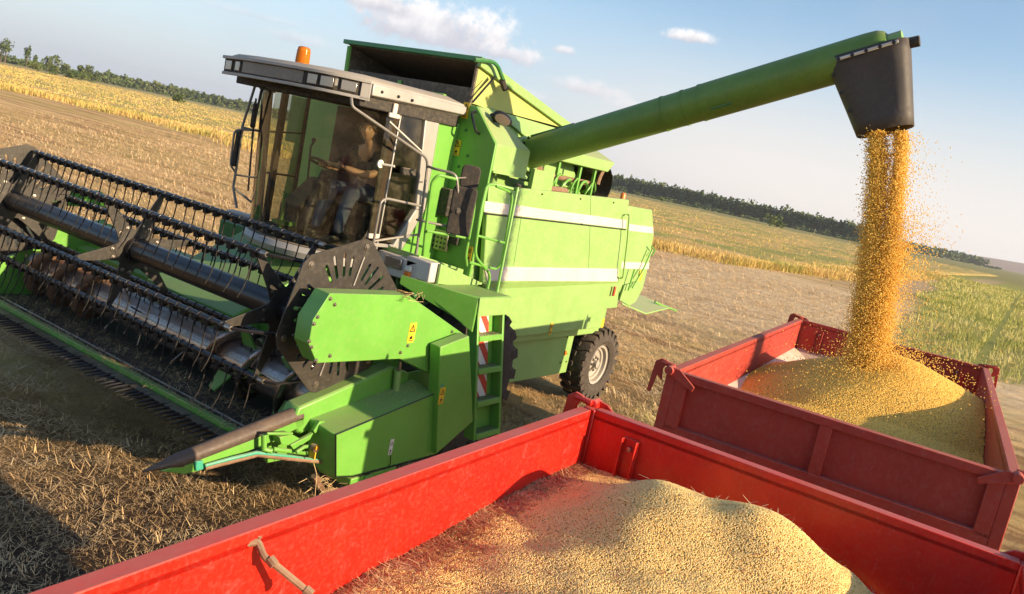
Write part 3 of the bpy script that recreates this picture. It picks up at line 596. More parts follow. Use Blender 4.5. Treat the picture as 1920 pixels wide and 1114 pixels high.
for xx in (8.3, 8.85, 9.4, 9.8): MB().box((xx, 5.32, 2.92), (xx+.04, 5.36, 3.37)).build('bay_post', 'green_header', comb, .004)
MB().box((8.55, 5.5, 2.93), (8.8, 5.72, 3.25)).build('fuel_filter', 'rust', comb, .02)
MB().box((8.05, 5.14, 2.95), (8.5, 5.2, 3.2)).build('bay_side_plate', 'green', comb, .006)
# exhaust shield / rounded rear item and rear beacon
MB().lathe([(.26, 0), (.26, .5), (.2, .52)], (10.25, 5.4, 3.18), 'Y', 20).build('air_intake_drum', 'interior_brown', comb)
ex = [(10.15+.25*math.cos(a), 5.3, 3.18+.27*math.sin(a)) for a in [math.pi*.5+i*.2 for i in range(9)]]; MB().tube(ex, .03, 6).build('intake_rim', 'rust', comb)
p = PY(1168, 368, 5.5); MB().lathe([(.04, -.07), (.04, .03), (.03, .05), (0, .055)], p, 'Z', 14).build('rear_beacon', 'orange', comb)
# ---- unloading auger
A0 = V((8.08, 5.35, 3.33)); A1 = V((8.15, 1.72, 4.93)); ad = (A1-A0).normalized()
ap = MB().tube([A0, A0+ad*.02, A0.lerp(A1, .55), A0.lerp(A1, .551), A1-ad*.2, A1-ad*.1, A1-ad*.04, A1], [.178, .178, .182, .188, .188, .182, .158, .10], 40)
aug = ap.build('unloading_auger', 'green_pipe_shaded', comb, smooth=50)
for u in (.44, .497, .545): MB().tube([A0.lerp(A1, u), A0.lerp(A1, u+.006)], .187 if u < .5 else .191, 36).build('pipe_joint_band', 'green_pipe_shaded', aug)
for u in (.52,): MB().tube([PX(1333, 205, 7.935), PX(1372, 194, 7.935)], .012, 6).build('pipe_bracket', 'green_dark', aug)
MB().tube([A0-ad*.05, A0+ad*.06], .215, 30).build('pivot_flange', 'green', aug, .006)
bolts([A0+ad*.06+V((.2*math.cos(a)*1, 0, .2*math.sin(a)))+V((0, -.015, 0)) for a in [i*.52 for i in range(12)]], .014).build('bolt_row', 'black_paint', aug)
MB().tube([A0.lerp(A1, .02)+V((-.05, 0, .19)), A0.lerp(A1, .16)+V((-.03, 0, .185))], .018, 7).build('pipe_rail', 'green_dark', aug)
MB().prism([A0+V((-.28, -.02, -.28)), A0+V((.25, -.02, -.3)), A0+V((.2, -.02, -.05)), A0+V((-.2, -.02, -.05))], (0, .05, 0)).tube([A0+V((-.24, -.05, -.16)), A0+V((-.3, -.2, -.2)), A0+V((-.2, -.22, -.25))], .022, 7).build('pivot_bracket', 'green', comb, .006)
# boot: four sided rubber chute
ang = lambda n: [2*math.pi*i/n for i in range(n)]
def sup(a, e=3.2): c, s_ = math.cos(a), math.sin(a); k_ = (abs(c)**e+abs(s_)**e)**(-1/e); return c*k_, s_*k_
top_c, bot_c = V((8.15, 1.915, 4.86)), V((8.15, 1.585, 4.18))
tb = MB(); nb = 32
rings = []
for u in (0, .12, .35, .6, .85, 1.0):
    c = top_c.lerp(bot_c, u); hy = .328*(1-u)+.225*u; hx_ = .21*(1-u)+.17*u
    slope = .32*(1-u)-.36*u*0.9
    rg = []
    for a in ang(nb):
        cx, cy = sup(a, 4.6-2.2*u); dent = -.03*math.exp(-((a-3.3)**2)*3)*math.sin(u*3.1)
        yy = cy*hy; rg.append(V((c.x+cx*(hx_+dent), c.y+yy, c.z-yy*.42 if u < .5 else c.z-yy*(.42*(1-(u-.5)*2)-(-.44)*(u-.5)*2*(-1)*-1 if False else .42*(1-(u-.5)*2)+.40*(u-.5)*2)*1.0)))
    rings.append(rg)
for rg in rings: tb.v += [tuple(p) for p in rg]
for i in range(len(rings)-1):
    for j in range(nb): a = i*nb+j; b = i*nb+(j+1) % nb; tb.f.append((a, b, b+nb, a+nb))
ob = tb.build('discharge_boot', 'boot', comb, smooth=60); so_ = ob.modifiers.new('thickness', 'SOLIDIFY'); so_.thickness = .012
MB().tube([PX(1569, 112, 7.925), PX(1684, 77, 7.925)], .014, 6).build('boot_clamp_strip', 'label_white', ob)
bolts([PX(1572+26*i, 111-7.9*i, 7.905) for i in range(5)], .011, (-1, 0, 0)).build('bolt_row', 'black_paint', ob)
bolts([V((8.0, 2.2, 4.7)).lerp(V((8.0, 1.83, 4.2)), u) for u in (.2, .5, .8)], .011, (-1, 0, 0)).build('bolt_row', 'black_paint', ob)
MB().tube([A1-ad*.02, A1+ad*.10], .12, 20).build('end_flange', 'green', aug, .005)
MB().tube([A1+ad*.02+V((0, 0, -.0)), A1+ad*.235+V((0, 0, -.02))], .05, 16).build('end_motor', 'cab_dark', aug, .006)
# ---- front axle, feeder house, underside
MB().box((5.9, 6.0, .95), (7.3, 7.6, 1.7)).build('feeder_house', 'green_header', comb, .02)
MB().prism([(4.95, 6.1, .75), (4.95, 6.1, 1.3), (6.2, 6.1, 1.95), (6.2, 6.1, 1.2)], (0, 1.4, 0)).build('feeder_channel', 'green_header', comb, .01)
MB().tube([(7.15, 5.2, .84), (7.15, 8.3, .84)], .14, 12).box((6.9, 5.45, .8), (7.4, 5.7, 1.75)).build('front_axle', 'green_dark', comb)
MB().tube([(10.9, 5.3, .57), (10.9, 8.1, .57)], .09, 10).box((10.75, 6.5, .5), (11.0, 7.0, 1.4)).build('rear_axle', 'green_dark', comb)
bx = MB().box((6.1, 5.55, 1.55), (7.1, 8.0, 1.9)); bx.tube(rpath([(6.3, 5.4, 1.75), (6.5, 5.3, 1.5), (6.9, 5.3, 1.65), (7.1, 5.35, 1.4)], .1), .03, 7)
bx.build('underfloor_box', 'green_dark', comb, .01)
for i in range(5): MB().tube(rpath([(6.15+.12*i, 5.45, 1.9), (6.1+.12*i, 5.4, 1.65), (6.35+.13*i, 5.35, 1.45), (6.5+.1*i, 5.5, 1.2)], .1), .018, 6).build('hydraulic_hose', 'rubber' if i % 2 else 'green_header', comb)
# ---- wheels
def wheel(cx, cy, cz, R_, w_, rimr, lugs, lugh, name='wheel', y_in=1, par=comb):
    ro = bpy.data.objects.new(name, None); COL.objects.link(ro); ro.parent = par; ro.matrix_parent_inverse = chain(par).inverted(); ro.location = (cx, cy, cz)
    prof = [(rimr, .10*w_), (rimr+.02, .02), (rimr+.35*(R_-rimr), -.015), (R_-.10, .0), (R_-.035, .03), (R_-.02, w_*.25), (R_-.015, w_*.5), (R_-.02, w_*.75), (R_-.035, w_-.03), (R_-.10, w_), (rimr, w_*.9)]
    mb = MB().lathe(prof, (cx, cy, cz), 'Y', 72)
    for i in range(lugs):
        for side in (0, 1):
            a0 = 2*math.pi*(i+.5*side)/lugs; pts = []
            for (u, da, th) in ((0.02, 0, .8), (.20, .10, 1.), (.53, .30, 1.)):
                a = a0+da*14/lugs*.55; y = cy+(u*w_ if side == 0 else (1-u)*w_); hw = math.pi/lugs*.42*th
                r0_, r1_ = R_-.07, R_+lugh*(.4 if u < .1 else 1)-.015
                pts.append([V((cx+r_*math.cos(a+s_*hw), y, cz+r_*math.sin(a+s_*hw))) for r_, s_ in ((r0_, -1.25), (r1_, -1), (r1_, 1), (r0_, 1.25))])
            k = len(mb.v)
            for p in pts: mb.v += [tuple(q) for q in p]
            for s in range(2):
                for j in range(4): a = k+s*4+j; b = k+s*4+(j+1) % 4; mb.f.append((a, b, b+4, a+4))
            mb.f.append((k, k+1, k+2, k+3)); mb.f.append((k+8, k+9, k+10, k+11))
            # shoulder block on the sidewall
            a = a0; hw = math.pi/lugs*.42; q = [V((cx+r_*math.cos(a+s_*hw), y_, cz+r_*math.sin(a+s_*hw))) for y_ in ((cy-.004, cy+.05) if side == 0 else (cy+w_+.004, cy+w_-.05)) for r_, s_ in ((R_-.11, -1), (R_+lugh*.5-.02, -1), (R_+lugh*.5-.02, 1), (R_-.11, 1))]
            mb.add(q, [(0, 1, 2, 3), (4, 5, 6, 7), (0, 1, 5, 4), (1, 2, 6, 5), (2, 3, 7, 6), (3, 0, 4, 7)])
    mb.build('tyre', 'tyre', ro, smooth=30)
    d = .13 if rimr < .45 else .2
    rp = MB().lathe([(rimr+.012, .01), (rimr+.018, .03), (rimr-.01, .045), (rimr-.035, .05), (rimr-.045, d*.75), (rimr-.08, d*.8), (rimr-.09, d), (rimr*.45, d+.02), (rimr*.42, d-.03), (rimr*.20, d-.035), (rimr*.18, d-.09), (0, d-.10)], (cx, cy, cz), 'Y', 48)
    rm = rp.build('rim', 'rim_paint', ro, smooth=30)
    bolts([(cx+rimr*.32*math.cos(a), cy+d-.035, cz+rimr*.32*math.sin(a)) for a in ang(8)], .016).build('wheel_nut', 'steel', rm)
wheel(7.15, 4.80, .84, .84, .55, .42, 20, .05)
wheel(10.9, 5.13, .57, .56, .36, .30, 22, .03)
wheel(7.15, 8.1, .84, .84, .55, .42, 20, .05); wheel(10.9, 7.95, .57, .56, .36, .30, 22, .03)
# ---- ladder with treads, wing platform
def LP(u, z, dy=0.):   # point on the ladder plane
    y = 4.42-(1.9-z)*.17; return V((6.40+u+(1.9-z)*.05, y+dy, z))
for u in (0, .43):
    lr = MB().prism([LP(u, 1.78), LP(u, .50), LP(u, .50, .13), LP(u, 1.78, .13)], (.035, 0, 0)); lr.build('ladder_rail', 'green_header', comb, .008)
MB().prism([LP(.035, 1.78, .12), LP(.035, .5, .12), LP(.43, .5, .12), LP(.43, 1.78, .12)], (0, .012, 0)).build('ladder_back_plate', 'green_header', comb)
for z in (1.50, 1.18, .86, .54):
    tr = MB().prism([LP(.036, z), LP(.43, z), LP(.43, z, .12), LP(.036, z, .12)], (0, 0, .022)).prism([LP(.036, z-.03, -.005), LP(.43, z-.03, -.005), LP(.43, z+.024, -.005), LP(.036, z+.024, -.005)], (0, .012, 0)).build('ladder_tread', 'green_header', comb, .003)
    th = MB()
    for i in range(7):
        for j in range(2): c = LP(.075+i*.053, z+.0225, .04+j*.045); th.lathe([(.017, 0), (.017, .004), (.011, .004), (.011, .001), (0, .001)], c, 'Z', 8)
    th.build('tread_grip', 'steel', tr)
# red and white marker board behind the treads
bd = MB().prism([LP(.14, 1.70, .10), LP(.14, .88, .10), LP(.325, .88, .10), LP(.325, 1.70, .10)], (0, .008, 0)).build('marker_board', 'label_white', comb)
def clipz(p, z0, z1): return [(u, min(max(z, z0), z1)) for u, z in p]
for i in range(-1, 4):
    zb = .88+i*.30; pg = []
    # a slanting band across the board, clipped to it
    band = [(.052, zb+.26), (.233, zb), (.233, zb+.14), (.052, zb+.40)]
    lo_, hi_ = .88, 1.70
    def clip(poly_, keep, cut):
        o_ = []
        for a, b in zip(poly_, poly_[1:]+poly_[:1]):
            ka, kb = keep(a[1]), keep(b[1])
            if ka: o_.append(a)
            if ka != kb: s_ = (cut-a[1])/(b[1]-a[1]); o_.append((a[0]+(b[0]-a[0])*s_, cut))
        return o_
    pg = clip(band, lambda z: z >= lo_, lo_)
    if len(pg) > 2: pg = clip(pg, lambda z: z <= hi_, hi_)
    if len(pg) > 2: MB().prism([LP(u+.09, z, .097) for u, z in pg], (0, .002, 0)).build('red_band', 'board_red', bd)
MB().box((6.42, 4.16, .18), (6.55, 4.24, .50)).box((6.78, 4.16, .18), (6.9, 4.24, .50)).build('rubber_step_flap', 'rubber', comb, .01)
MB().prism([(6.38, 4.38, 1.91), (6.90, 4.38, 1.91), (6.90, 5.1, 1.91), (6.10, 5.1, 1.91)], (0, 0, -.03)).build('wing_platform', 'green_header', comb, .006)
MB().prism([(6.36, 4.37, 1.90), (6.92, 4.37, 1.90), (6.92, 4.37, 1.72), (6.38, 4.37, 1.72)], (0, .02, 0)).build('platform_fascia', 'green', comb, .005)
MB().prism([(6.36, 4.39, 1.90), (6.36, 4.39, 1.56), (6.30, 4.6, 1.66), (6.02, 5.1, 1.86), (6.02, 5.1, 1.95)], (.02, 0, 0)).build('platform_side', 'green_header', comb, .006)
# upper walkway wedge
MB().prism([(6.3, 5.15, 2.14), (6.3, 5.15, 1.93), (7.08, 5.15, 1.90), (7.08, 5.15, 2.0)], (0, .5, 0)).prism([(6.3, 4.86, 2.12), (6.3, 4.86, 1.92), (6.95, 4.86, 1.86), (7.0, 4.86, 1.94)], (0, .03, 0)).box((6.3, 4.88, 1.9), (7.08, 5.65, 1.925)).build('walkway', 'green', comb, .006)
# front apron with lamps
ap_ = MB().prism([PX(708, 468, 6.2), PX(783, 492, 6.2), PX(779, 531, 6.2), PX(716, 512, 6.2)], (.12, 0, 0)).build('front_apron', 'white_paint', comb, .012)
q = [PX(783, 492, 6.2), PX(822, 494, 6.2)]
MB().box((6.2, 4.90, 1.92), (6.34, 5.22, 2.12)).build('corner_marker_panel', 'white_paint', comb, .012)
p = PX(737, 492, 6.18); MB().box((6.17, p.y-.11, p.z-.055), (6.21, p.y+.11, p.z+.055)).build('headlight', 'lamp_glass', ap_, .01)
p = PX(764, 509, 6.18); MB().box((6.17, p.y-.03, p.z-.055), (6.21, p.y+.035, p.z+.0)).build('indicator', 'orange', ap_, .005); MB().box((6.17, p.y-.03, p.z+.002), (6.21, p.y+.035, p.z+.055)).build('position_lamp', 'label_white', ap_, .005)
fa = MB().prism([PX(424, 392, 6.2), PX(480, 408, 6.2), PX(474, 438, 6.2), PX(430, 424, 6.2)], (.12, 0, 0)).build('front_apron', 'silver', comb, .012)
p = PX(436, 408, 6.18); MB().box((6.17, p.y-.03, p.z-.05), (6.21, p.y+.03, p.z+.04)).build('indicator', 'orange', fa, .005)
p = PX(457, 416, 6.18); MB().box((6.17, p.y-.08, p.z-.045), (6.21, p.y+.08, p.z+.045)).build('headlight', 'lamp_glass', fa, .01)
p = PX(824, 184, 7.08); MB().box((7.02, p.y-.10, p.z-.06), (7.08, p.y+.10, p.z+.05)).build('lid_hinge_bracket', 'green_header', comb, .012)
# ---- cab
cabx = bpy.data.objects.new('cab', None); COL.objects.link(cabx); cabx.parent = comb; cabx.location = (6.3, 6.5, 2.0); cabx.matrix_parent_inverse = chain(comb).inverted()
# roof
rz0 = 3.50
roof_out = [(5.42, 7.40), (5.30, 6.9), (5.28, 6.3), (5.36, 5.78), (5.60, 5.50), (7.05, 5.52), (7.05, 7.55), (5.75, 7.55)]
def inset(pts, k): c = V((sum(p[0] for p in pts)/len(pts), sum(p[1] for p in pts)/len(pts))); return [(c.x+(p[0]-c.x)*k, c.y+(p[1]-c.y)*k) for p in pts]
rf = MB(); lv = [(inset(roof_out, .90), 3.52), (inset(roof_out, .97), 3.545), (roof_out, 3.565), (roof_out, 3.645), (inset(roof_out, .985), 3.668), (inset(roof_out, .86), 3.72)]
n8 = len(roof_out)
for pts, z in lv: rf.v += [(x, y, z+.04*(x-5.6)/1.5) for x, y in pts]
for i in range(len(lv)-1):
    for j in range(n8): a = i*n8+j; b = i*n8+(j+1) % n8; rf.f.append((a, b, b+n8, a+n8))
rf.f.append(tuple(range(n8))); rf.f.append(tuple((len(lv)-1)*n8+j for j in range(n8)))
rfo = rf.build('cab_roof', 'roof_grey', cabx, .01, smooth=30)
def on_front(u, z, e=.0):   # along the curved roof front, u from 0 (left far) to 1 (near corner)
    pts = [V(p) for p in [(5.42, 7.40, 0), (5.30, 6.9, 0), (5.28, 6.3, 0), (5.36, 5.78, 0), (5.60, 5.50, 0)]]
    Ls = [(pts[i+1]-pts[i]).length for i in range(4)]; T = sum(Ls)*u; i = 0
    while i < 3 and T > Ls[i]: T -= Ls[i]; i += 1
    d = (pts[i+1]-pts[i]).normalized(); nn = V((d.y, -d.x, 0)); 
    if nn.x > 0: nn = -nn
    return pts[i]+d*T+nn*e+V((0, 0, z)), d, nn
def front_panel(u0, u1, z0, z1, e, mat, name, par, n=6):
    mb = MB(); r_ = []
    for i in range(n+1):
        p, d, nn = on_front(u0+(u1-u0)*i/n, 0, e); p2, _, _ = on_front(u0+(u1-u0)*i/n, 0, -.02); r_.append((p, p2))
    for p, p2 in r_: mb.v += [tuple(p+V((0, 0, z0))), tuple(p+V((0, 0, z1))), tuple(p2+V((0, 0, z1))), tuple(p2+V((0, 0, z0)))]
    for i in range(n):
        for j in range(4): a = i*4+j; b = i*4+(j+1) % 4; mb.f.append((a, b, b+4, a+4))
    mb.f += [(0, 1, 2, 3), (n*4, n*4+1, n*4+2, n*4+3)]
    return mb.build(name, mat, par, .004)
front_panel(.0, 1.0, 3.50, 3.66, .004, 'cab_dark', 'light_band', rfo, 14)
front_panel(.0, 1.0, 3.645, 3.675, .035, 'roof_grey', 'visor_lip', rfo, 14); front_panel(.0, 1.0, 3.49, 3.518, .02, 'roof_grey', 'visor_lower_lip', rfo, 14)
front_panel(.955, 1.0, 3.50, 3.66, .02, 'roof_grey', 'visor_corner', rfo, 2)
front_panel(.22, .66, 3.53, 3.64, .010, 'fascia', 'roof_blank_panel', rfo, 8)
for (u0, u1) in ((.03, .10), (.145, .195), (.69, .745), (.765, .83), (.865, .935)):
    o = front_panel(u0-.006, u1+.006, 3.53, 3.64, .012, 'cab_dark', 'roof_lamp', rfo, 2)
    front_panel(u0, u1, 3.54, 3.63, .02, 'lamp_glass', 'lens', o, 2)
MB().prism([(5.60, 5.497, 3.545), (7.04, 5.517, 3.60), (7.04, 5.517, 3.685), (5.60, 5.497, 3.655)], (0, -.02, 0)).build('roof_side_trim', 'silver', rfo, .01)
bolts([(5.72, 5.478, 3.60), (5.95, 5.478, 3.60), (6.15, 5.478, 3.60)], .01).build('bolt_row', 'black_paint', rfo)
MB().prism([(5.55, 5.56, 3.43), (7.02, 5.56, 3.46), (7.02, 5.56, 3.60), (5.55, 5.56, 3.57)], (0, 1.8, 0)).build('roof_underside', 'cab_dark', cabx, .01)
# beacon
bp = PX(566, 120, 5.75)
bk = MB().lathe([(.07, 0), (.07, .03), (.062, .035)], (bp.x, bp.y, 3.70), 'Z', 20).build('beacon_base', 'cab_dark', rfo)
bc = MB().lathe([(.068, .0), (.070, .05), (.066, .14), (.060, .175), (.04, .185), (0, .187)], (bp.x, bp.y, 3.725), 'Z', 24).build('beacon', 'beacon_glass', rfo)
MB().lathe([(.02, .0), (.03, .03), (.032, .10), (0, .12)], (bp.x, bp.y, 3.74), 'Z', 12).build('beacon_bulb', 'orange', bc)
for i in (1, 2, 3, 4): MB().lathe([(.0705-.001*i, 0), (.0725-.001*i, .004), (.0705-.001*i, .008)], (bp.x, bp.y, 3.735+.03*i), 'Z', 24).build('beacon_ridge', 'beacon_glass', bc)
# windshield: bulged glass between the posts
def ws(u, z):      # u 0..1 from the near door post round to the far post
    a = u; t = (z-1.98)/(3.46-1.98)
    y = 5.66+(7.42-5.66)*a; x = 6.09-.56*(1-(2*a-1)**2)**.62*(1-.05*(1-t)); x += .07*(1-t)*(a)  # tapers under
    y = 6.54+(y-6.54)*(.93+.07*t)
    return V((x, y, z))
g_ = MB(); nu, nv = 28, 8
for i in range(nu+1):
    for j in range(nv+1): g_.v.append(tuple(ws(i/nu, 1.98+(3.46-1.98)*j/nv)))
for i in range(nu):
    for j in range(nv): a = i*(nv+1)+j; g_.f.append((a, a+1, a+nv+2, a+nv+1))
g_.build('windshield', 'glass', cabx, smooth=80)
for z, r_, nm in ((3.45, .035, 'upper_window_rail'), (1.97, .03, 'lower_window_rail')):
    MB().tube([ws(i/20, z) for i in range(21)], r_, 8).build(nm, 'cab_dark', cabx)
lipp = [ws(i/20, 1.90)+V((-.05, 0, 0)) for i in range(21)]
lp_ = MB()
for p in lipp: lp_.v += [(p.x, p.y, 1.87), (p.x-.03, p.y, 1.93), (p.x, p.y, 1.985), (p.x+.35, p.y*.9+.65, 1.985), (p.x+.35, p.y*.9+.65, 1.87)]
for i in range(20):
    for j in range(5): a = i*5+j; b = i*5+(j+1) % 5; lp_.f.append((a, b, b+5, a+5))
lp_.build('cab_sill', 'roof_grey', cabx, smooth=40)
# posts
def post(a, b, r, name, mat='cab_dark', par=cabx): return MB().tube([a, b], r, 8).build(name, mat, par)
MB().prism([(6.06, 5.60, 2.0), (6.14, 5.60, 2.0), (6.14, 5.60, 3.46), (6.06, 5.60, 3.46)], (0, .07, 0)).build('door_post', 'interior_brown', cabx, .01)
MB().prism([(6.145, 5.585, 2.02), (6.162, 5.585, 2.02), (6.162, 5.585, 3.44), (6.145, 5.585, 3.44)], (0, .03, 0)).build('door_edge_trim', 'silver', cabx, .004)
MB().prism([(6.20, 7.42, 2.0), (6.27, 7.42, 2.0), (6.27, 7.42, 3.46), (6.20, 7.42, 3.46)], (0, -.06, 0)).build('far_door_post', 'interior_brown', cabx, .01)
# rear pillar of the cab (silver, slanting under)
pl = [PY(822, 214, 5.58), PY(800, 214, 5.58), PY(772, 393, 5.58), PY(735, 460, 5.58), PY(748, 468, 5.58), PY(793, 398, 5.58)]
pf = MB().prism([PY(799, 216, 5.57), PY(826, 219, 5.57), PY(797, 395, 5.57), PY(780, 393, 5.57)], (0, .05, 0)).prism([PY(780, 393, 5.57), PY(797, 395, 5.57), PY(752, 472, 5.57), PY(737, 461, 5.57)], (0, .05, 0)).build('rear_pillar', 'silver', cabx, .01)
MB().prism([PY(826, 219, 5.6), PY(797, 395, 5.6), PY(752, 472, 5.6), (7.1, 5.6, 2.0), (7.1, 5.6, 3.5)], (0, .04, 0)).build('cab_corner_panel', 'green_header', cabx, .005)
dg = MB().prism([PY(726, 214, 5.60), PY(799, 220, 5.60), PY(778, 392, 5.60), PY(738, 456, 5.60), PY(690, 452, 5.60)], (0, .008, 0)).build('door_glass', 'glass_door', cabx)
MB().tube([PY(724, 207, 5.585), PY(800, 215, 5.585)], .016, 6).tube([PY(690, 458, 5.585), PY(738, 462, 5.585)], .02, 6).build('door_frame', 'silver', cabx)
hp = PY(736, 217, 5.55); MB().box((hp.x-.06, 5.53, hp.z-.02), (hp.x+.09, 5.56, hp.z+.025)).box((hp.x-.02, 5.53, hp.z), (hp.x+.04, 5.56, hp.z+.12)).build('door_hinge', 'white_paint', cabx, .01)
hp = PY(690, 441, 5.55); MB().box((hp.x-.0, 5.53, hp.z-.03), (hp.x+.15, 5.56, hp.z+.02)).build('door_hinge', 'white_paint', cabx, .01)
a, b = PY(712, 307, 5.55), PY(740, 312, 5.42); hb = MB().tube([a, b], .012, 7).lathe([(.04, 0), (.04, -.015), (.015, -.015), (.015, -.02), (0, -.02)], a, 'Y', 14); hb.build('door_grip', 'label_white', cabx)
b2 = PY(765, 322, 5.50); MB().box((b2.x-.1, 5.47, b2.z-.04), (b2.x+.1, 5.52, b2.z+.035)).build('door_handle', 'cab_dark', cabx, .015)
# rear wall, floor, far side frames
MB().box((7.0, 5.65, 2.0), (7.06, 7.36, 3.45)).build('cab_rear_wall', 'interior_brown', cabx)
MB().box((5.85, 5.75, 1.96), (7.0, 7.35, 2.02)).build('cab_floor', 'interior_brown', cabx)
MB().tube([(6.6, 7.4, 2.0), (6.6, 7.42, 3.46)], .025, 6).tube([(6.1, 7.42, 2.55), (6.6, 7.42, 2.55)], .012, 6).tube([(6.1, 7.42, 3.0), (6.6, 7.42, 3.05)], .010, 6).build('far_window_frame', 'cab_dark', cabx)
fg = MB().prism([(6.12, 7.415, 2.02), (6.6, 7.415, 2.02), (6.6, 7.415, 3.44), (6.12, 7.415, 3.44)], (0, .006, 0)).build('far_side_glass', 'glass', cabx)
# seat, console, steering column
MB().box((6.45, 6.05, 2.38), (6.95, 6.6, 2.50)).box((6.82, 6.05, 2.5), (6.96, 6.6, 3.1)).box((6.5, 6.15, 2.02), (6.9, 6.5, 2.38)).build('driver_seat', 'cab_dark', cabx, .04)
MB().prism([(6.0, 6.65, 2.02), (6.0, 6.65, 2.3), (6.35, 6.65, 2.62), (6.75, 6.65, 2.62), (6.75, 6.65, 2.02)], (0, .28, 0)).build('side_console', 'cab_dark', cabx, .02)
stc = MB().tube([(5.82, 6.38, 2.03), (6.02, 6.34, 2.75)], .05, 8); stc.box((5.93, 6.28, 2.45), (6.06, 6.42, 2.62)); stc.build('steering_column', 'cab_dark', cabx, .01)
cw = V((6.03, 6.33, 2.80)); axw = V((.28, 0, 1)).normalized(); u_ = V((0, 1, 0)); w2 = axw.cross(u_)
MB().tube([cw+(u_*math.cos(a)+w2*math.sin(a))*.20 for a in [i*2*math.pi/28 for i in range(29)]], .014, 8).tube([cw-u_*.2, cw+u_*.2], .011, 6).tube([cw, cw+w2*.2], .011, 6).build('steering_wheel', 'cab_dark', cabx)
MB().tube([(6.05, 6.62, 2.6), (6.0, 6.6, 2.95), (5.98, 6.55, 3.0)], .012, 6).lathe([(0, -.03), (.025, -.01), (.02, .02), (0, .03)], (5.98, 6.55, 3.02), 'Z', 10).build('drive_lever', 'cab_dark', cabx)
MB().tube([(5.9, 6.75, 2.02), (5.9, 6.75, 2.35)], .02, 6).box((5.82, 6.6, 2.1), (5.98, 6.8, 2.14)).build('pedal', 'green_header', cabx)
# wipers
for nm, pts in (('wiper', [ws(.72, 3.44), ws(.80, 3.1), ws(.88, 2.9)]), ('wiper', [ws(.70, 3.44), ws(.76, 3.2), ws(.88, 2.95)])):
    MB().tube([p+V((-.05, .02, 0)) for p in pts], .010, 6).build(nm, 'cab_dark', cabx)
MB().tube([ws(.90, 3.32)+V((-.04, .03, 0)), ws(.90, 2.9)+V((-.04, .03, 0)), ws(.88, 2.35)+V((-.04, .02, 0))], .011, 6).build('wiper_blade', 'rubber', cabx)
# near handrail (grey) curling round the door, with mirrors
rl = MB(); Yr = 5.36
rl.tube(rpath([PY(659, 184, 5.46), PY(660, 200, 5.42), PY(803, 298, Yr), PY(797, 345, Yr), PY(779, 488, Yr)], .09, 6), .0135, 8)
rl.tube([PY(730, 228, 5.5), PY(790, 284, Yr)], .012, 7)
rl.tube(rpath([PY(700, 455, 5.45), PY(714, 378, 5.4), PY(724, 372, 5.4), PY(788, 386, Yr)], .06, 5), .013, 8)
rl.tube([PY(700, 452, 5.45), PY(782, 440, Yr)], .012, 7)
rl.build('cab_handrail', 'tube_grey', comb)
ma = MB(); Ym = 5.0
ma.tube(rpath([PY(803, 312, Yr), PY(812, 316, 5.2), PY(856, 326, Ym), PY(862, 395, Ym-.03), PY(856, 428, Ym), PY(790, 414, 5.2), PY(782, 412, Yr)], .07, 5), .013, 8)
ma.tube([PY(856, 334, Ym), PY(896, 332, Ym-.05)], .008, 6).build('mirror_arm', 'tube_grey', comb)
def rrect(c, ux, uz, hw, hh, r, d, n=5):
    pts = []
    for (sx, sz, a0) in ((1, 1, 0), (-1, 1, 90), (-1, -1, 180), (1, -1, 270)):
        for i in range(n+1):
            a = math.radians(a0+90*i/n); pts.append(c+ux*(sx*(hw-r)+r*math.cos(a))+uz*(sz*(hh-r)+r*math.sin(a)))
    return MB().prism(pts, d)
def rr_at(cx, cy, Y, hw, hh, r, mat, nm, par, yaw=35):
    c = PY(cx, cy, Y); ux = V((math.cos(math.radians(yaw-90)), math.sin(math.radians(yaw-90)), 0)); d = V((-math.sin(math.radians(yaw-90)), math.cos(math.radians(yaw-90)), 0))
    rrect(c, ux, V((0, 0, 1)), hw, hh, r, d*-.05).build(nm, mat, par, .012)
rr_at(882, 332, Ym-.03, .095, .115, .05, 'rubber', 'round_mirror', comb)
rr_at(866, 396, Ym-.05, .12, .24, .03, 'rubber', 'long_mirror', comb)
c = PY(857, 396, Ym-.08); MB().lathe([(.035, 0), (.035, -.02), (.02, -.03), (0, -.03)], c, 'Y', 12).build('mirror_clamp', 'cab_dark', comb)
# green handrails by the ladder
gr = MB()
gr.tube(rpath([PY(793, 492, 5.2), PY(797, 440, 5.15), PY(810, 340, 5.1), PY(822, 328, 5.05), PY(855, 336, 5.0)], .08, 5), .015, 8)
gr.tube(rpath([PY(880, 350, 5.0), PY(892, 355, 4.95), PY(888, 400, 4.95), PY(873, 480, 4.95), PY(876, 500, 4.95), PY(870, 528, 4.95)], .08, 5), .015, 8)
gr.tube([PY(800, 433, 5.1), PY(872, 446, 4.97)], .013, 8)
gr.tube(rpath([PY(913, 546, 4.72), PY(920, 515, 4.72), PY(890, 480, 4.72), PY(900, 400, 4.72), PY(912, 348, 4.72), PY(925, 345, 4.72), PY(972, 357, 4.62)], .09, 6), .015, 8)
gr.tube(rpath([PY(930, 349, 4.70), PY(962, 362, 4.66), PY(952, 425, 4.66), PY(940, 495, 4.66), PY(930, 505, 4.7), PY(880, 492, 4.75)], .09, 6), .014, 8)
gr.tube([PY(971, 350, 4.6), PY(931, 552, 4.55)], .015, 8)
gr.tube([PY(895, 442, 4.72), PY(948, 456, 4.66)], .013, 8)
gr.build('green_handrail', 'green_header', comb)
MB().lathe([(.035, 0), (.035, .02), (.018, .03), (0, .03)], PY(971, 350, 4.6), 'Z', 10).build('rail_knob', 'rubber', comb)
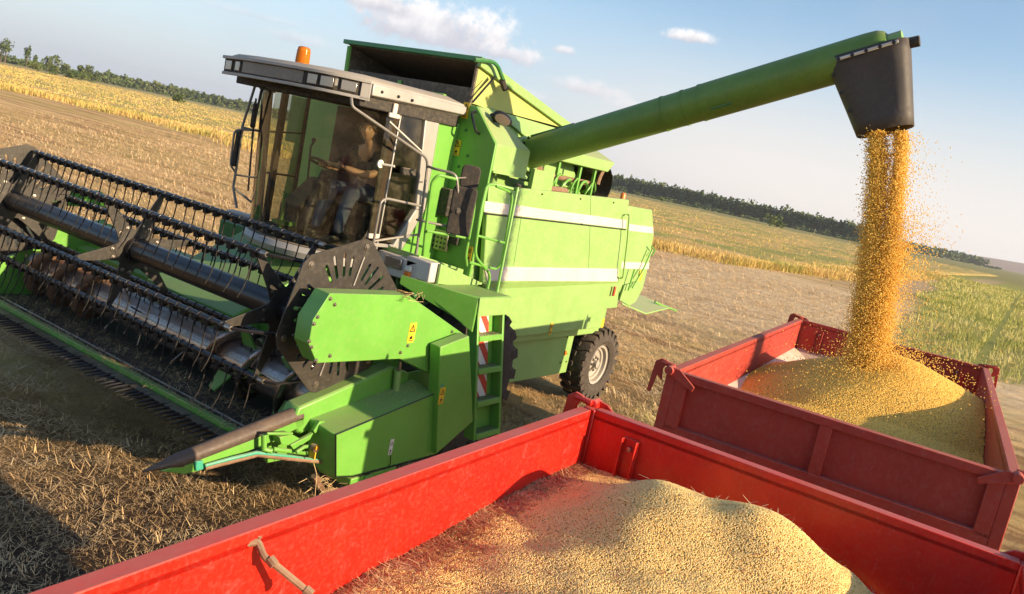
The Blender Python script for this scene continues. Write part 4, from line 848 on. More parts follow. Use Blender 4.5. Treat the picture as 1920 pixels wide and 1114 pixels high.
# far side mirror frame seen left of the windshield
fm = MB(); Yf = 7.55
fm.tube(rpath([PX(481, 152, 5.75), PX(455, 235, 5.7), PX(441, 330, 5.7), PX(437, 350, 5.7), PX(444, 390, 5.7)], .05), .014, 7)
fm.tube([PX(438, 352, 5.7), PX(482, 388, 5.9)], .013, 7)
fm.tube(rpath([PX(486, 245, 5.8), PX(462, 243, 5.7), PX(440, 244, 5.65), PX(432, 310, 5.65), PX(441, 322, 5.7)], .05), .012, 7)
fm.tube(rpath([PX(443, 328, 5.7), PX(478, 333, 5.8), PX(485, 320, 5.85)], .04), .010, 7)
fm.tube([PX(452, 238, 5.7), PX(484, 246, 5.8)], .010, 7).build('far_mirror_arm', 'tube_grey', comb)
def rr_x(px, py, X_, hw, hh, mat, nm, yaw):
    c = PX(px, py, X_); a = math.radians(yaw); ux = V((math.sin(a), math.cos(a), 0)); d = V((math.cos(a), -math.sin(a), 0))
    rrect(c, ux, V((0, 0, 1)), hw, hh, .03, d*.04).build(nm, mat, comb, .01)
rr_x(473, 216, 5.72, .05, .13, 'cab_dark', 'far_mirror', 50); rr_x(440, 278, 5.66, .035, .19, 'cab_dark', 'far_mirror', 60)
# ================================================================== HEADER (cutting table) — parts of the combine
YL, YR = 9.45, 4.62
hd = bpy.data.objects.new('header', None); COL.objects.link(hd); hd.parent = comb; hd.location = (5.0, 7.0, .6); hd.matrix_parent_inverse = chain(comb).inverted()
# trough: floor, back wall with a ledge, top beam
tr = MB(); prof = [(4.34, .64), (4.62, .635), (4.86, .62), (5.08, .68), (5.22, .84), (5.28, 1.02), (5.28, 1.20), (5.38, 1.24), (5.40, 1.52), (5.52, 1.54), (5.52, .55), (4.36, .58)]
tr.prism([(x, YR, z) for x, z in prof], (0, YL-YR, 0)); tr.build('trough', 'green_header', hd, .004, smooth=30)
MB().prism([(4.36, YR+.03, .645), (4.62, YR+.03, .642), (4.86, YR+.03, .627), (5.05, YR+.03, .67), (5.03, YR+.03, .675), (4.86, YR+.03, .635), (4.62, YR+.03, .65), (4.36, YR+.03, .653)], (0, YL-YR-.06, 0)).build('floor_wear_sheet', 'plate', hd, 0)
MB().box((4.315, YR, .60), (4.37, YL, .657)).build('front_lip', 'green_header', hd, .006)
MB().tube([(4.40, YR+.02, .668), (4.40, YL-.02, .668)], .012, 6).build('lip_strip', 'steel', hd)
for y in (5.9, 7.6): MB().box((5.24, y, 1.02), (5.285, y+.12, 1.3)).build('stiffener', 'green_header', hd, .004)
MB().box((5.22, 5.55, .78), (5.27, 6.35, 1.12)).build('cover_plate', 'green', hd, .006)
# side walls
for Yw, d in ((YR, -.05), (YL, .05)):
    MB().prism([(4.25, Yw, .57), (5.55, Yw, .53), (5.6, Yw, 1.55), (5.05, Yw, 1.42), (4.75, Yw, 1.18), (4.2, Yw, .88)], (0, d, 0)).build('end_wall', 'green_header', hd, .006)
# intake auger: tube, flights, end fingers
AX, AZ = 4.86, .97
MB().tube([(AX, YR+.05, AZ), (AX, YL-.05, AZ)], .185, 36).build('intake_auger', 'auger_steel', hd)
def flight(y0, y1, hand, turns, mat='auger_steel', r0=.18, r1=.30, name='auger_flight'):
    n = int(36*turns); mb = MB()
    for i in range(n+1):
        a = hand*2*math.pi*i/36; y = y0+(y1-y0)*i/n
        mb.v += [(AX+r0*math.cos(a), y, AZ+r0*math.sin(a)), (AX+r1*math.cos(a), y, AZ+r1*math.sin(a))]
    for i in range(n): mb.f.append((2*i, 2*i+1, 2*i+3, 2*i+2))
    o = mb.build(name, mat, hd, smooth=60); m = o.modifiers.new('t', 'SOLIDIFY'); m.thickness = .008
flight(YR+.08, 6.0, 1, 2.6); flight(YL-.08, 7.9, -1, 3.0, 'rust')
for k, (y, a) in enumerate([(5.0, 2.2), (5.35, 3.0), (5.62, 2.0), (4.85, 3.6), (5.2, 1.2), (5.75, 3.7), (5.1, 4.4)]):   # green flipper plates at the near end
    c = V((AX+.2*math.cos(a), y, AZ+.2*math.sin(a))); n_ = V((math.cos(a), 0, math.sin(a))); t2 = V((-math.sin(a), 0, math.cos(a)))
    MB().prism([c-V((0, .09, 0))-t2*.03, c+V((0, .09, 0))-t2*.03, c+V((0, .03, 0))+n_*.17, c+n_*.19-V((0, .07, 0))], t2*.02).build('auger_paddle', 'green_header', hd, .003)
for k in range(14):
    y = 6.2+k*.12; a = k*1.9; n_ = V((math.cos(a), 0, math.sin(a))); c = V((AX, y, AZ))
    MB().tube([c+n_*.17, c+n_*.30], .009, 6).build('retracting_finger', 'steel', hd)
# cutter bar: beam and one object for each knife guard
KX, KZ = 4.30, .60
cb = MB().box((4.27, YR, .585), (4.33, YL, .60)).build('cutter_bar', 'black_paint', hd)
MB().box((4.20, YR+.02, .603), (4.30, YL-.02, .610)).build('knife_strip', 'steel', cb)
gm_ = MB(); gm_.tube([(4.30, 0, .595), (4.20, 0, .597), (4.10, 0, .592), (4.02, 0, .583)], [.011, .016, .011, .002], 7)
gm_.add([(4.24, -.033, .606), (4.24, .033, .606), (4.15, .008, .607), (4.15, -.008, .607)], [(0, 1, 2, 3)])
g0 = gm_.build('knife_guard', 'black_paint', cb); npitch = 63
for i in range(npitch):
    o = g0 if i == 0 else g0.copy()
    if i: COL.objects.link(o)
    o.matrix_parent_inverse = chain(cb).inverted(); o.location = (0, YR+.06+i*(YL-YR-.12)/(npitch-1), .004*math.sin(i*1.7)); o.rotation_euler = (0, 0, 0)
# crop stuck on the table
n = 1600; q = np.stack([rng.normal(4.62, .10, n), rng.uniform(YR+.1, YL-.2, n)], -1); q2 = np.stack([rng.normal(4.33, .05, 900), rng.uniform(YR+.1, YL-.1, 900)], -1); q = np.concatenate([q, q2]); n = len(q)
v, f = blades(q, rng.uniform(0, 6.28, n), rng.normal(.1, .25, n), rng.uniform(.03, .12, n), rng.uniform(.003, .006, n), np.full(n, .655)+rng.uniform(0, .02, n))
o = raw('table_chaff', v, f, 'straw_bits'); o['kind'] = 'stuff'; o['label'] = 'straw scraps lying on the cutting table behind the knife'; o['category'] = 'straw'
# ---- reel
RX, RZ, RR = 4.42, 1.73, .58; RY0, RY1 = 4.82, 9.25; BA = [9, 69, 128, 190, 251, 313]
reel = bpy.data.objects.new('reel', None); COL.objects.link(reel); reel.parent = comb; reel.location = (RX, 7.0, RZ); reel.matrix_parent_inverse = chain(comb).inverted()
MB().tube([(RX, RY0-.1, RZ), (RX, RY1+.1, RZ)], .105, 32).build('reel_tube', 'black_paint', reel)
for y in (6.93,):
    MB().tube([(RX, y-.07, RZ), (RX, y+.07, RZ)], .118, 28).build('tube_collar', 'black_paint', reel)
def star(y):
    mb = MB()
    for a in BA:
        a = math.radians(a); d = V((math.cos(a), 0, math.sin(a))); t2 = V((-d.z, 0, d.x)); c = V((RX, y, RZ))
        mb.prism([c+d*.10-t2*.10, c+d*.24-t2*.065, c+d*RR-t2*.02, c+d*RR+t2*.02, c+d*.24+t2*.065, c+d*.10+t2*.10], (0, .012, 0))
    mb.lathe([(.09, -.006), (.21, -.004), (.21, .014), (.09, .016)], (RX, y, RZ), 'Y', 6)
    s_ = mb.build('star_arm_set', 'plate', reel, .002)
    bolts([(RX+.22*math.cos(math.radians(a+k)), y-.004, RZ+.22*math.sin(math.radians(a+k))) for a in BA for k in (-10, 10)], .013).build('bolt_row', 'steel', s_)
for y in (RY0+.02, 6.93, RY1-.02): star(y)
def tine_mesh():
    mb = MB(); mb.box((-.030, -.028, -.048), (.024, .028, .012))
    mb.tube([(-.01, .012, -.03), (-.02, .016, -.10), (-.045, .010, -.19), (-.085, 0, -.27), (-.14, -.006, -.345)], [.0065, .006, .0058, .005, .003], 6)
    return mb
NT_ = 32; pitch = (RY1-RY0-.10)/(NT_-1); cnt = 0; proto = None
order = [2, 1, 3, 4, 5, 0]     # the bats that show largest first
rest = MB()
for k in order:
    a = math.radians(BA[k]); bx_, bz_ = RX+RR*math.cos(a), RZ+RR*math.sin(a)
    bt = MB().tube([(bx_, RY0-.02, bz_), (bx_, RY1+.02, bz_)], .025, 10)
    for i in range(NT_+1):      # clamps along the bar
        y = RY0+.02+i*(RY1-RY0-.06)/NT_; bt.lathe([(.025, -.008), (.032, -.007), (.032, .007), (.025, .008)], (bx_, y, bz_), 'Y', 8)
    bo = bt.build('reel_bat', 'black_paint', reel)
    for y, m_ in ((RY0-.04, 1), (RY1+.04, -1)):
        MB().lathe([(.0, -.04), (.02, -.04), (.024, -.02), (.024, .03)], (bx_, y, bz_), 'Y', 10).build('bat_bearing', 'steel', bo)
    for i in range(NT_):
        y = RY0+.05+i*pitch
        if cnt < 100:
            if proto is None: proto = o = tine_mesh().build('reel_tine', 'tine', bo)
            else: o = proto.copy(); COL.objects.link(o); o.parent = bo
            o.matrix_parent_inverse = chain(bo).inverted(); o.location = (bx_, y, bz_); o.rotation_euler = (0, random.uniform(-.09, .09)-.08, random.uniform(-.06, .06)); cnt += 1
        else:
            t3 = tine_mesh(); ry = random.uniform(-.09, .09)-.08; q_ = Quaternion((0, 1, 0), ry)
            rest.add([V((bx_, y, bz_))+q_ @ V(p) for p in t3.v], t3.f)
o = rest.build('reel_tine', 'tine', reel); o['kind'] = 'stuff'
# end plates: six sided, slotted, set off centre
def slotted(y, cx, cz, r, rot, name, ybolt):
    th = .010; cv = bpy.data.curves.new(name, 'CURVE'); cv.dimensions = '2D'; cv.fill_mode = 'BOTH'; cv.extrude = th/2; cv.bevel_depth = 0
    def loop(pts):
        s_ = cv.splines.new('POLY'); s_.points.add(len(pts)-1); s_.use_cyclic_u = True
        for p, q_ in zip(s_.points, pts): p.co = (q_[0], q_[1], 0, 1)
    loop([(r*math.cos(math.radians(rot+60*i+j)), r*math.sin(math.radians(rot+60*i+j))) for i in range(6) for j in (-4, 4)])
    for sec in range(6):
        am = rot+60*sec+30
        for dd_ in (-17, -6, 6, 17):
            a = math.radians(am+dd_); d = V((math.cos(a), math.sin(a))); t2 = V((-d.y, d.x)); r_a, r_b, w2_ = r*.52, r*.52+r*.24*(1.1 if abs(dd_) < 10 else .9), .014
            c0, c1 = d*r_a, d*r_b
            pts = [c0-t2*w2_, c1-t2*w2_, c1+d*w2_*.9-t2*w2_*.4, c1+d*w2_*.9+t2*w2_*.4, c1+t2*w2_, c0+t2*w2_, c0-d*w2_*.9+t2*w2_*.4, c0-d*w2_*.9-t2*w2_*.4]
            loop([(p.x, p.y) for p in pts])
    tmp = bpy.data.objects.new('t', cv); COL.objects.link(tmp); dg_ = bpy.context.evaluated_depsgraph_get(); me = bpy.data.meshes.new_from_object(tmp.evaluated_get(dg_)); bpy.data.objects.remove(tmp)
    o = bpy.data.objects.new(name, me); COL.objects.link(o); me.materials.clear(); me.materials.append(MAT['plate']); o.parent = reel; o.matrix_parent_inverse = chain(reel).inverted()
    o.location = (cx, y, cz); o.rotation_euler = (math.radians(90), 0, 0)
    bolts([(cx+r*.90*math.cos(math.radians(rot+60*i)), y+ybolt*.006, cz+r*.90*math.sin(math.radians(rot+60*i))) for i in range(6)], .019, (0, ybolt, 0)).build('plate_bolt', 'steel', o)
    ribs = MB()
    for i in (0, 1, 3, 4):
        a = math.radians(rot+60*i); d = V((math.cos(a), 0, math.sin(a))); c = V((cx, y+ybolt*.012, cz)); ribs.tube([c+d*r*.40, c+d*r*.78], .008, 6)
    ribs.build('plate_rib', 'tube_grey', o)
    hbm = MB().lathe([(0, -.05), (.05, -.05), (.06, -.01), (.10, -.008)], (cx, y, cz), 'Y', 14); hbm.build('plate_hub', 'black_paint', o)
    return o
PCX, PCZ, PR = 4.70, 1.70, .665
pts_ = [PY(*p, 4.50) for p in [(575, 489), (691, 454), (743, 541), (699, 684), (583, 742), (520, 635)]]
PCX = sum(p.x for p in pts_)/6; PCZ = sum(p.z for p in pts_)/6; PR = sum(math.hypot(p.x-PCX, p.z-PCZ) for p in pts_)/6
PROT = math.degrees(math.atan2(pts_[1].z-PCZ, pts_[1].x-PCX))-60
slotted(4.50, PCX, PCZ, PR, PROT, 'reel_end_plate', -1)
slotted(9.38, 4.47, 1.70, PR, 78, 'reel_end_plate', 1)
for k in range(6):       # link rods between bats and plate corners
    a = math.radians(BA[k]); b_ = math.radians(PROT+60*k-60+60); p = V((RX+RR*math.cos(a), RY0-.07, RZ+RR*math.sin(a)))
    best = min((V((PCX+PR*.9*math.cos(math.radians(PROT+60*i)), 4.54, PCZ+PR*.9*math.sin(math.radians(PROT+60*i)))) for i in range(6)), key=lambda q: (q-p).length)
    MB().tube([p, p+V((.06, -.08, .0)), best+V((0, .06, 0)), best], .014, 6).build('link_rod', 'black_paint', reel)
# reel support arm and lift cylinder
MB().prism([(RX-.1, 4.60, RZ-.08), (RX-.1, 4.60, RZ+.08), (5.6, 4.60, 1.86), (5.9, 4.60, 1.6), (5.8, 4.60, 1.5), (5.4, 4.60, 1.66)], (0, .08, 0)).build('reel_arm', 'green_header', hd, .008)
MB().prism([(RX-.1, 9.62, RZ-.08), (RX-.1, 9.62, RZ+.08), (5.6, 9.62, 1.86), (5.9, 9.62, 1.6), (5.4, 9.62, 1.66)], (0, .08, 0)).build('reel_arm', 'green_header', hd, .008)
MB().tube([PY(751, 678, 4.36), PY(746, 716, 4.36)], .016, 10).build('lift_rod', 'steel', hd)
MB().tube([PY(746, 694, 4.36), PY(742, 735, 4.36)], .032, 12).build('lift_cylinder', 'green', hd)
# ---- near end covers
YA = 4.20
sa = [(619, 550), (587, 600), (579, 645), (594, 681), (750, 673), (812, 704), (830, 704), (850, 650), (874, 630), (767, 554)]
ca = MB().prism(poly(sa, YA), (0, .16, 0)).build('drive_cover', 'green_header', hd, .004)
bolts([PY(*p, YA) for p in [(627, 571), (619, 560), (595, 594), (588, 607), (579, 640), (583, 651), (592, 676), (618, 667), (764, 648), (750, 661), (847, 622)]], .010).build('bolt_row', 'steel', ca)
c = PY(772, 624, YA); label_plate(c.x, YA, c.z, .085, .17, parent=ca, marks=True)
YB_ = 4.06
sb = [(826, 651), (880, 630), (887, 790), (818, 852)]
cb_ = MB().prism(poly(sb, YB_), (0, .12, 0)).build('belt_cover', 'green_header', hd, .008)
c = PY(828, 742, YB_); label_plate(c.x, YB_, c.z, .07, .15, parent=cb_)
c = PY(829, 723, YB_); MB().lathe([(.018, 0), (.018, -.003), (0, -.003)], c, 'Y', 12).build('teal_dot', 'teal', cb_)
YC = 4.12
sc = [(629, 815), (819, 736), (819, 852), (720, 878), (660, 893), (629, 894)]
cc_ = MB(); o3 = poly(sc, YC); i3 = [p+V((-.02 if i == 0 or i > 4 else 0, .30, .03 if i < 2 else 0)) for i, p in enumerate(o3)]
cc_.add(o3+i3, [(0, 1, 2, 3, 4, 5), (11, 10, 9, 8, 7, 6)]+[(i, (i+1) % 6, (i+1) % 6+6, i+6) for i in range(6)])
lc = cc_.build('lower_side_cover', 'green_header', hd, .01)
ed = [V(p)+V((0, -.004, 0)) for p in o3]; MB().tube(ed+[ed[0]], .006, 5).build('edge_seal', 'black_paint', lc)
c = PY(733, 838, YC); label_plate(c.x, YC, c.z, .045, .14, parent=lc, mat='label_white'); 
MB().tube([PY(733, 854, YC-.01), PY(732, 866, YC-.02), PY(729, 876, YC-.01)], .004, 5).build('sticker_cord', 'black_paint', lc)
MB().box((4.36, 4.20, .72), (4.37, 4.26, .83)).build('warning_sticker', 'yellow', lc)
MB().tube([PY(632, 812, YC+.12), PY(700, 785, YC+.14), PY(816, 738, YC+.14)], .008, 6).tube([PY(645, 806, YC+.05), PY(663, 801, YC+.06)], .012, 6).build('hinge_line', 'green', lc)
MB().box((4.75, 4.14, .42), (5.3, 4.45, .50)).box((4.9, 4.12, .34), (4.98, 4.2, .5)).build('skid_bracket', 'green_header', hd, .01)
sk_ = MB().tube([(4.5, 4.3, .52), (4.62, 4.3, .36), (4.9, 4.3, .30), (5.6, 4.3, .30)], .03, 6).build('skid_shoe', 'rust', hd)
# upper beam of the end wall running down into the divider
YD = 4.40
o4 = poly([(561, 764), (736, 688), (767, 698), (765, 733), (560, 816), (548, 792)], YD)
bm_ = MB().prism(o4, (0, .16, 0)).build('end_beam', 'green_header', hd, .02)
MB().prism(poly([(765, 700), (812, 690), (812, 735), (700, 780), (765, 740)], YD+.05), (0, .03, 0)).build('end_beam_web', 'green_header', hd, .006)
# divider: steel nose cone and tube, green underbody, teal guard rail
tip = PY(268, 884, YD+.02); j1 = PY(338, 862, YD+.04); j2 = PY(560, 775, YD+.06)
MB().tube([tip, tip.lerp(j1, .5), j1], [.006, .030, .056], 18).build('divider_tip', 'divider_steel', hd)
MB().tube([j1-(j1-tip)*.02, j1.lerp(j2, .5), j2], [.052, .062, .064], 18).build('divider_tube', 'divider_steel', hd)
MB().prism([PY(*p, YD) for p in [(300, 884), (345, 868), (480, 822), (570, 775), (572, 796), (520, 825), (392, 876), (372, 884), (345, 890)]], (0, .09, 0)).build('divider_body', 'green_header', hd, .008)
MB().prism([PY(*p, YD-.02) for p in [(366, 866), (381, 864), (382, 880), (368, 884)]], (0, .04, 0)).build('divider_bracket', 'teal', hd, .004)
MB().tube([PY(384, 873, YD-.02), PY(432, 860, YD-.03), PY(480, 849, YD-.05), PY(545, 856, YD-.08), PY(600, 864, YD-.12)], [.012, .014, .015, .013, .012], 8).build('guard_rail', 'teal', hd)
MB().tube([PY(384, 878, YD-.02), PY(440, 864, YD-.03), PY(483, 853, YD-.05), PY(540, 860, YD-.08), PY(625, 868, YD-.14)], .016, 8).build('guard_rail', 'rust', hd)
kd = MB(); kd.tube([PY(495, 815, 4.33), PY(495, 842, 4.33), PY(510, 846, 4.3)], .022, 8).tube([PY(512, 842, 4.3), PY(575, 850, 4.3)], .018, 8).tube([PY(555, 848, 4.25), PY(570, 838, 4.25), PY(590, 836, 4.25)], .016, 8)
kd.prism(poly([(524, 820), (548, 815), (562, 822), (545, 836), (528, 834)], 4.30), (0, .1, 0)).tube([PY(500, 813, 4.3), PY(548, 813, 4.3)], .012, 7).prism(poly([(545, 835), (588, 812), (582, 824), (552, 845)], 4.28), (0, .03, 0))
kd.build('knife_drive', 'green_header', hd, .004)
MB().lathe([(.03, -.02), (.03, .02), (.012, .02), (0, .02)], PY(590, 840, 4.2), 'Y', 14).build('drive_pulley', 'rust', hd)
MB().prism(poly([(588, 808), (600, 790), (610, 790), (592, 815)], 4.3), (0, .03, 0)).prism([PY(588, 808, YC+.28), PY(629, 815, YC+.01), PY(628, 894, YC+.01), PY(600, 886, YC+.2), PY(590, 870, YC+.28)], (.02, 0, 0)).build('front_closure', 'green_header', hd, .004)
# straw caught on the table end
mb = MB()
for i in range(26):
    p = V((5.0+.18*random.random(), 4.3-.25*random.random(), 1.98+.03*random.random())); a = random.uniform(0, 6.28); mb.tube([p, p+V((math.cos(a)*.09, math.sin(a)*.09, random.uniform(-.01, .04)))], .0022, 4)
for i in range(40):
    p = V((4.45+.25*random.random(), 4.2+.15*random.random(), .50-.1*random.random())); a = random.uniform(0, 6.28); mb.tube([p, p+V((math.cos(a)*.07, math.sin(a)*.07, random.uniform(-.05, .02)))], .0022, 4)
mb.tube([PY(588, 868, 4.2), PY(594, 890, 4.2), PY(590, 935, 4.2)], .003, 4)
o = mb.build('caught_straw', 'straw_bits', hd); o['kind'] = 'stuff'
# chaff and dust caught on the ledges
def ledge(n, P0, P1, P2, nm='ledge_chaff'):
    P0, P1, P2 = V(P0), V(P1), V(P2); u = rng.random(n); w_ = rng.random(n)**1.6
    p = np.array([P0]*n)+np.outer(u, P1-P0)+np.outer(w_, P2-P0)
    v, f = blades(p[:, :2], rng.uniform(0, 6.28, n), rng.normal(.05, .15, n), rng.uniform(.01, .06, n), rng.uniform(.002, .004, n), p[:, 2]+rng.uniform(.002, .008, n))
    o = raw(nm, v, f, 'straw_bits'); o.parent = hd; o.matrix_parent_inverse = chain(hd).inverted(); o['kind'] = 'stuff'
ledge(220, (6.15, 5.05, 1.912), (6.88, 5.05, 1.912), (6.15, 4.45, 1.912)); ledge(260, o3[0]+V((.1, .28, .02)), o3[1]+V((0, .28, .03)), o3[0]+V((.1, .03, .01)))
ledge(200, PY(767, 554, 4.30), PY(625, 549, 4.30), PY(767, 554, 4.22)); ledge(300, (5.42, 4.7, 1.545), (5.42, 9.3, 1.545), (5.5, 4.7, 1.545))
# ================================================================== TRAILERS
RIMZ = 2.07; BH = .46
def trailer(name, ex, ey, yaw, L, Wd, mat, label, near):
    """ex,ey: middle of one end at the rim; local +x runs along the trailer away from that end"""
    ro = rootobj(name, (ex, ey, 0), label, 'trailer', 'red farm trailers', yaw)
    Mx = Matrix.Translation((ex, ey, 0)) @ Matrix.Rotation(yaw, 4, 'Z')
    def bl(mb, nm, mt=mat, par=None, bev=.006, **k):
        mb.v = [tuple(Mx @ V(p)) for p in mb.v]; return mb.build(nm, mt, par or ro, bev, **k)
    h = Wd/2; T = .055; z0, z1 = RIMZ-BH, RIMZ
    def board(a, b, nm, face=1):
        """panel between two corners with rolled rim, posts and recessed sheet"""
        a, b = V(a), V(b); d = (b-a).normalized(); n = V((-d.y, d.x, 0))*face; Ln = (b-a).length
        mb = MB()
        def seg(u0, u1, o0, o1, za, zb):
            p = [a+d*u0+n*o0, a+d*u1+n*o0, a+d*u1+n*o1, a+d*u0+n*o1]; mb.prism([V((q.x, q.y, za)) for q in p], (0, 0, zb-za))
        seg(0, Ln, -.008, .0, z0+.03, z1-.03)                      # sheet
        seg(0, Ln, -.008, T, z1-.055, z1)                          # top rail
        seg(0, Ln, .0, T, z0, z0+.085)                              # bottom rail
        for u in (0, Ln-.085): seg(u, u+.085, .0, T, z0+.06, z1-.055)
        k = max(2, round(Ln/1.1))
        for i in range(1, k): seg(Ln*i/k-.038, Ln*i/k+.038, .0, T-.004, z0+.06, z1-.055)
        bb = bl(mb, nm, bev=.007)
        mr = MB(); p = [a+n*.02, b+n*.02]; 
        mr.prism([V((p[0].x, p[0].y, z1+.0005)), V((p[1].x, p[1].y, z1+.0005)), V((p[1].x, p[1].y, z1-.012))-n*.03, V((p[0].x, p[0].y, z1-.012))-n*.03], (0, 0, .004))
        return bb
    g = .012
    board((0, h-T, 0), (0, -h+T, 0), 'end_board', -1) if False else None
    # end boards (outer face outward), side boards
    e0 = board((T, -h+.07, 0), (T, h-.07, 0), 'end_board', 1); e1 = board((L-T, h-.07, 0), (L-T, -h+.07, 0), 'end_board', 1)
    s0 = board((T+.05, h-T, 0), (L-T-.05, h-T, 0), 'side_board', 1); s1 = board((L-T-.05, -h+T, 0), (T+.05, -h+T, 0), 'side_board', 1)
    for cx in (0.0, L-.07):
        for cy in (-h, h-.07):
            bl(MB().box((cx, cy, z0-.12), (cx+.07, cy+.07, z1-.004)), 'corner_post', bev=.006)
            sg = -1 if cx < 1 else 1; sy = -1 if cy < 0 else 1
            x0 = cx+.035; yy = cy+.035+sy*.06
            la = MB()
            la.prism([(x0-.09*sg*-1, yy, z1-.03), (x0-.03*sg*-1, yy, z1+.055), (x0+.02*sg*-1, yy, z1+.06), (x0+.05*sg*-1, yy, z1+.03), (x0+.20*sg*-1, yy, z1-.05), (x0+.19*sg*-1, yy, z1-.09)], (0, sy*.014, 0)) if False else None
            # hook plate across the end board, pivot pin and the hanging lever
            ey_ = cy+.035-sy*.0
            la.prism([(x0+sg*.05, ey_+sy*.02, z1+.03), (x0+sg*.05, ey_+sy*.02, z1-.03), (x0+sg*.05, ey_-sy*.17, z1-.10), (x0+sg*.05, ey_-sy*.18, z1-.065), (x0+sg*.05, ey_-sy*.06, z1+.02)], (sg*.014, 0, 0))
            o_ = bl(la, 'latch_plate', bev=.004)
            pin = MB().lathe([(0, -.03), (.028, -.03), (.032, -.02), (.032, .05), (.02, .055), (0, .055)], (x0+sg*.06, ey_+sy*.01, z1+.0), 'X', 16); bl(pin, 'latch_pin', par=o_, bev=0)
            lv = MB(); cyo = ey_+sy*.10
            lv.prism([(x0, cyo-.0, z1+.05), (x0+.0, cyo+sy*.04, z1+.02), (x0, cyo+sy*.055, z1-.20), (x0, cyo+sy*.03, z1-.20), (x0, cyo+sy*.01, z1-.07), (x0, cyo-sy*.03, z1-.10), (x0, cyo-sy*.02, z1-.02), (x0, cyo-sy*.05, z1+.04)], (.02, 0, 0)).tube([(x0+.01, ey_, z1+.02), (x0+.01, cyo+sy*.0, z1+.025)], .018, 8)
            bl(lv, 'latch_lever', par=o_, bev=.003)
    # inner posts (channel) bolted to the end boards
    for cx, s_ in ((T+.01, 1), (L-T-.01, -1)):
        for cy in ((-h+.30,) if near and s_ > 0 else (-h+.30, h-.30)):
            ch = MB().box((cx, cy-.042, z0-.02), (cx+s_*.012, cy+.042, z1-.08)) if s_ > 0 else MB().box((cx-.012, cy-.042, z0-.02), (cx, cy+.042, z1-.08))
            for e in (-.042, .034):
                a_, b_ = sorted((cx, cx+s_*.05)); ch.box((a_, cy+e, z0-.02), (b_, cy+e+.007, z1-.08))
            o_ = bl(ch, 'inner_channel', bev=.002)
            p = (cx+s_*.018, cy, z1-.13); bb = MB().lathe([(0, .012*s_), (.012, .01*s_), (.014, 0)], p, 'X', 10); bl(bb, 'bolt', 'steel', o_, 0)
    # floor, pale liner strips, chassis, wheels, drawbar
    bl(MB().box((.02, -h+.02, z0-.05), (L-.02, h-.02, z0-.01)), 'floor', bev=0)
    for a_, b_ in (((.08, h-.06), (L-.08, h-.06)), ((L-.06, h-.08), (L-.06, -h+.08)), ((L-.08, -h+.06), (.08, -h+.06)), ((.06, -h+.08), (.06, h-.08))):
        d = (V(b_)-V(a_)).normalized(); n = V((d.y, -d.x)); q = [V((a_[0], a_[1], z0+.10)), V((b_[0], b_[1], z0+.10)), V((b_[0]+n.x*.24-d.x*.2, b_[1]+n.y*.24-d.y*.2, z0-.005)), V((a_[0]+n.x*.24+d.x*.2, a_[1]+n.y*.24+d.y*.2, z0-.005))]
        bl(MB().prism(q, (0, 0, .008)), 'liner_strip', 'liner', bev=0)
    bl(MB().box((.0, -h, z0-.14), (L, -h+.08, z0-.05)).box((.0, h-.08, z0-.14), (L, h, z0-.05)).box((0, -h+.08, z0-.14), (.08, h-.08, z0-.05)).box((L-.08, -h+.08, z0-.14), (L, h-.08, z0-.05)), 'base_frame', bev=.006)
    bl(MB().box((.3, -.45, 1.05), (L-.3, -.35, z0-.14)).box((.3, .35, 1.05), (L-.3, .45, z0-.14)).box((.8, -.5, .9), (1.2, .5, 1.06)).box((L-1.2, -.5, .9), (L-.8, .5, 1.06)), 'chassis', 'red_far', bev=.01)
    for wx in (1.0, L-1.0):
        bl(MB().tube([(wx, -h+.25, .45), (wx, h-.25, .45)], .05, 8).box((wx-.06, -.45, .45), (wx+.06, .45, .95)), 'axle', 'black_paint', bev=0)
        for sy in (-1, 1):
            y0 = sy*(h-.2)-.11; p = [(.22, .0), (.30, -.02), (.42, .0), (.45, .03), (.45, .19), (.42, .22), (.30, .24), (.22, .22)]
            wo_ = bl(MB().lathe(p, (wx, y0, .45), 'Y', 32), 'tyre', 'tyre', bev=0); bl(MB().lathe([(.225, .01), (.2, .05), (.1, .07), (0, .06)], (wx, y0 if sy < 0 else y0+.1, .45), 'Y', 24), 'rim', 'white_paint', wo_, 0)
    return ro, Mx
YAWN, YAWF = math.radians(3.0), math.radians(5.2)
NL, NW = 5.3, 2.06
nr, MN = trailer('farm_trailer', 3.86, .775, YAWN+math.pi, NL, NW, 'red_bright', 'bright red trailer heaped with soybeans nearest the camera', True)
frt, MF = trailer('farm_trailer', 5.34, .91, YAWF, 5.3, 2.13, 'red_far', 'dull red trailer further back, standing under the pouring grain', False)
# tension rod hooked on the near trailer's left board
tr_ = MB(); Yq = 1.645
tr_.tube(rpath([PY(425, 1027, Yq), PY(470, 1018, Yq-.02), PY(484, 1016, Yq-.03), PY(495, 1045, Yq-.06), PY(512, 1056, Yq-.08), PY(580, 1112, Yq-.16)], .05, 5), .011, 8)
tr_.tube([PY(505, 1047, Yq-.07), PY(515, 1060, Yq-.09)], .0145, 10).tube([PY(480, 1010, Yq-.02), PY(492, 1000, Yq-.01), PY(512, 992, Yq+.01)], .010, 7).tube([PY(572, 1105, Yq-.15), PY(584, 1116, Yq-.17)], .015, 10)
o = tr_.build('tension_rod', 'rust', nr)
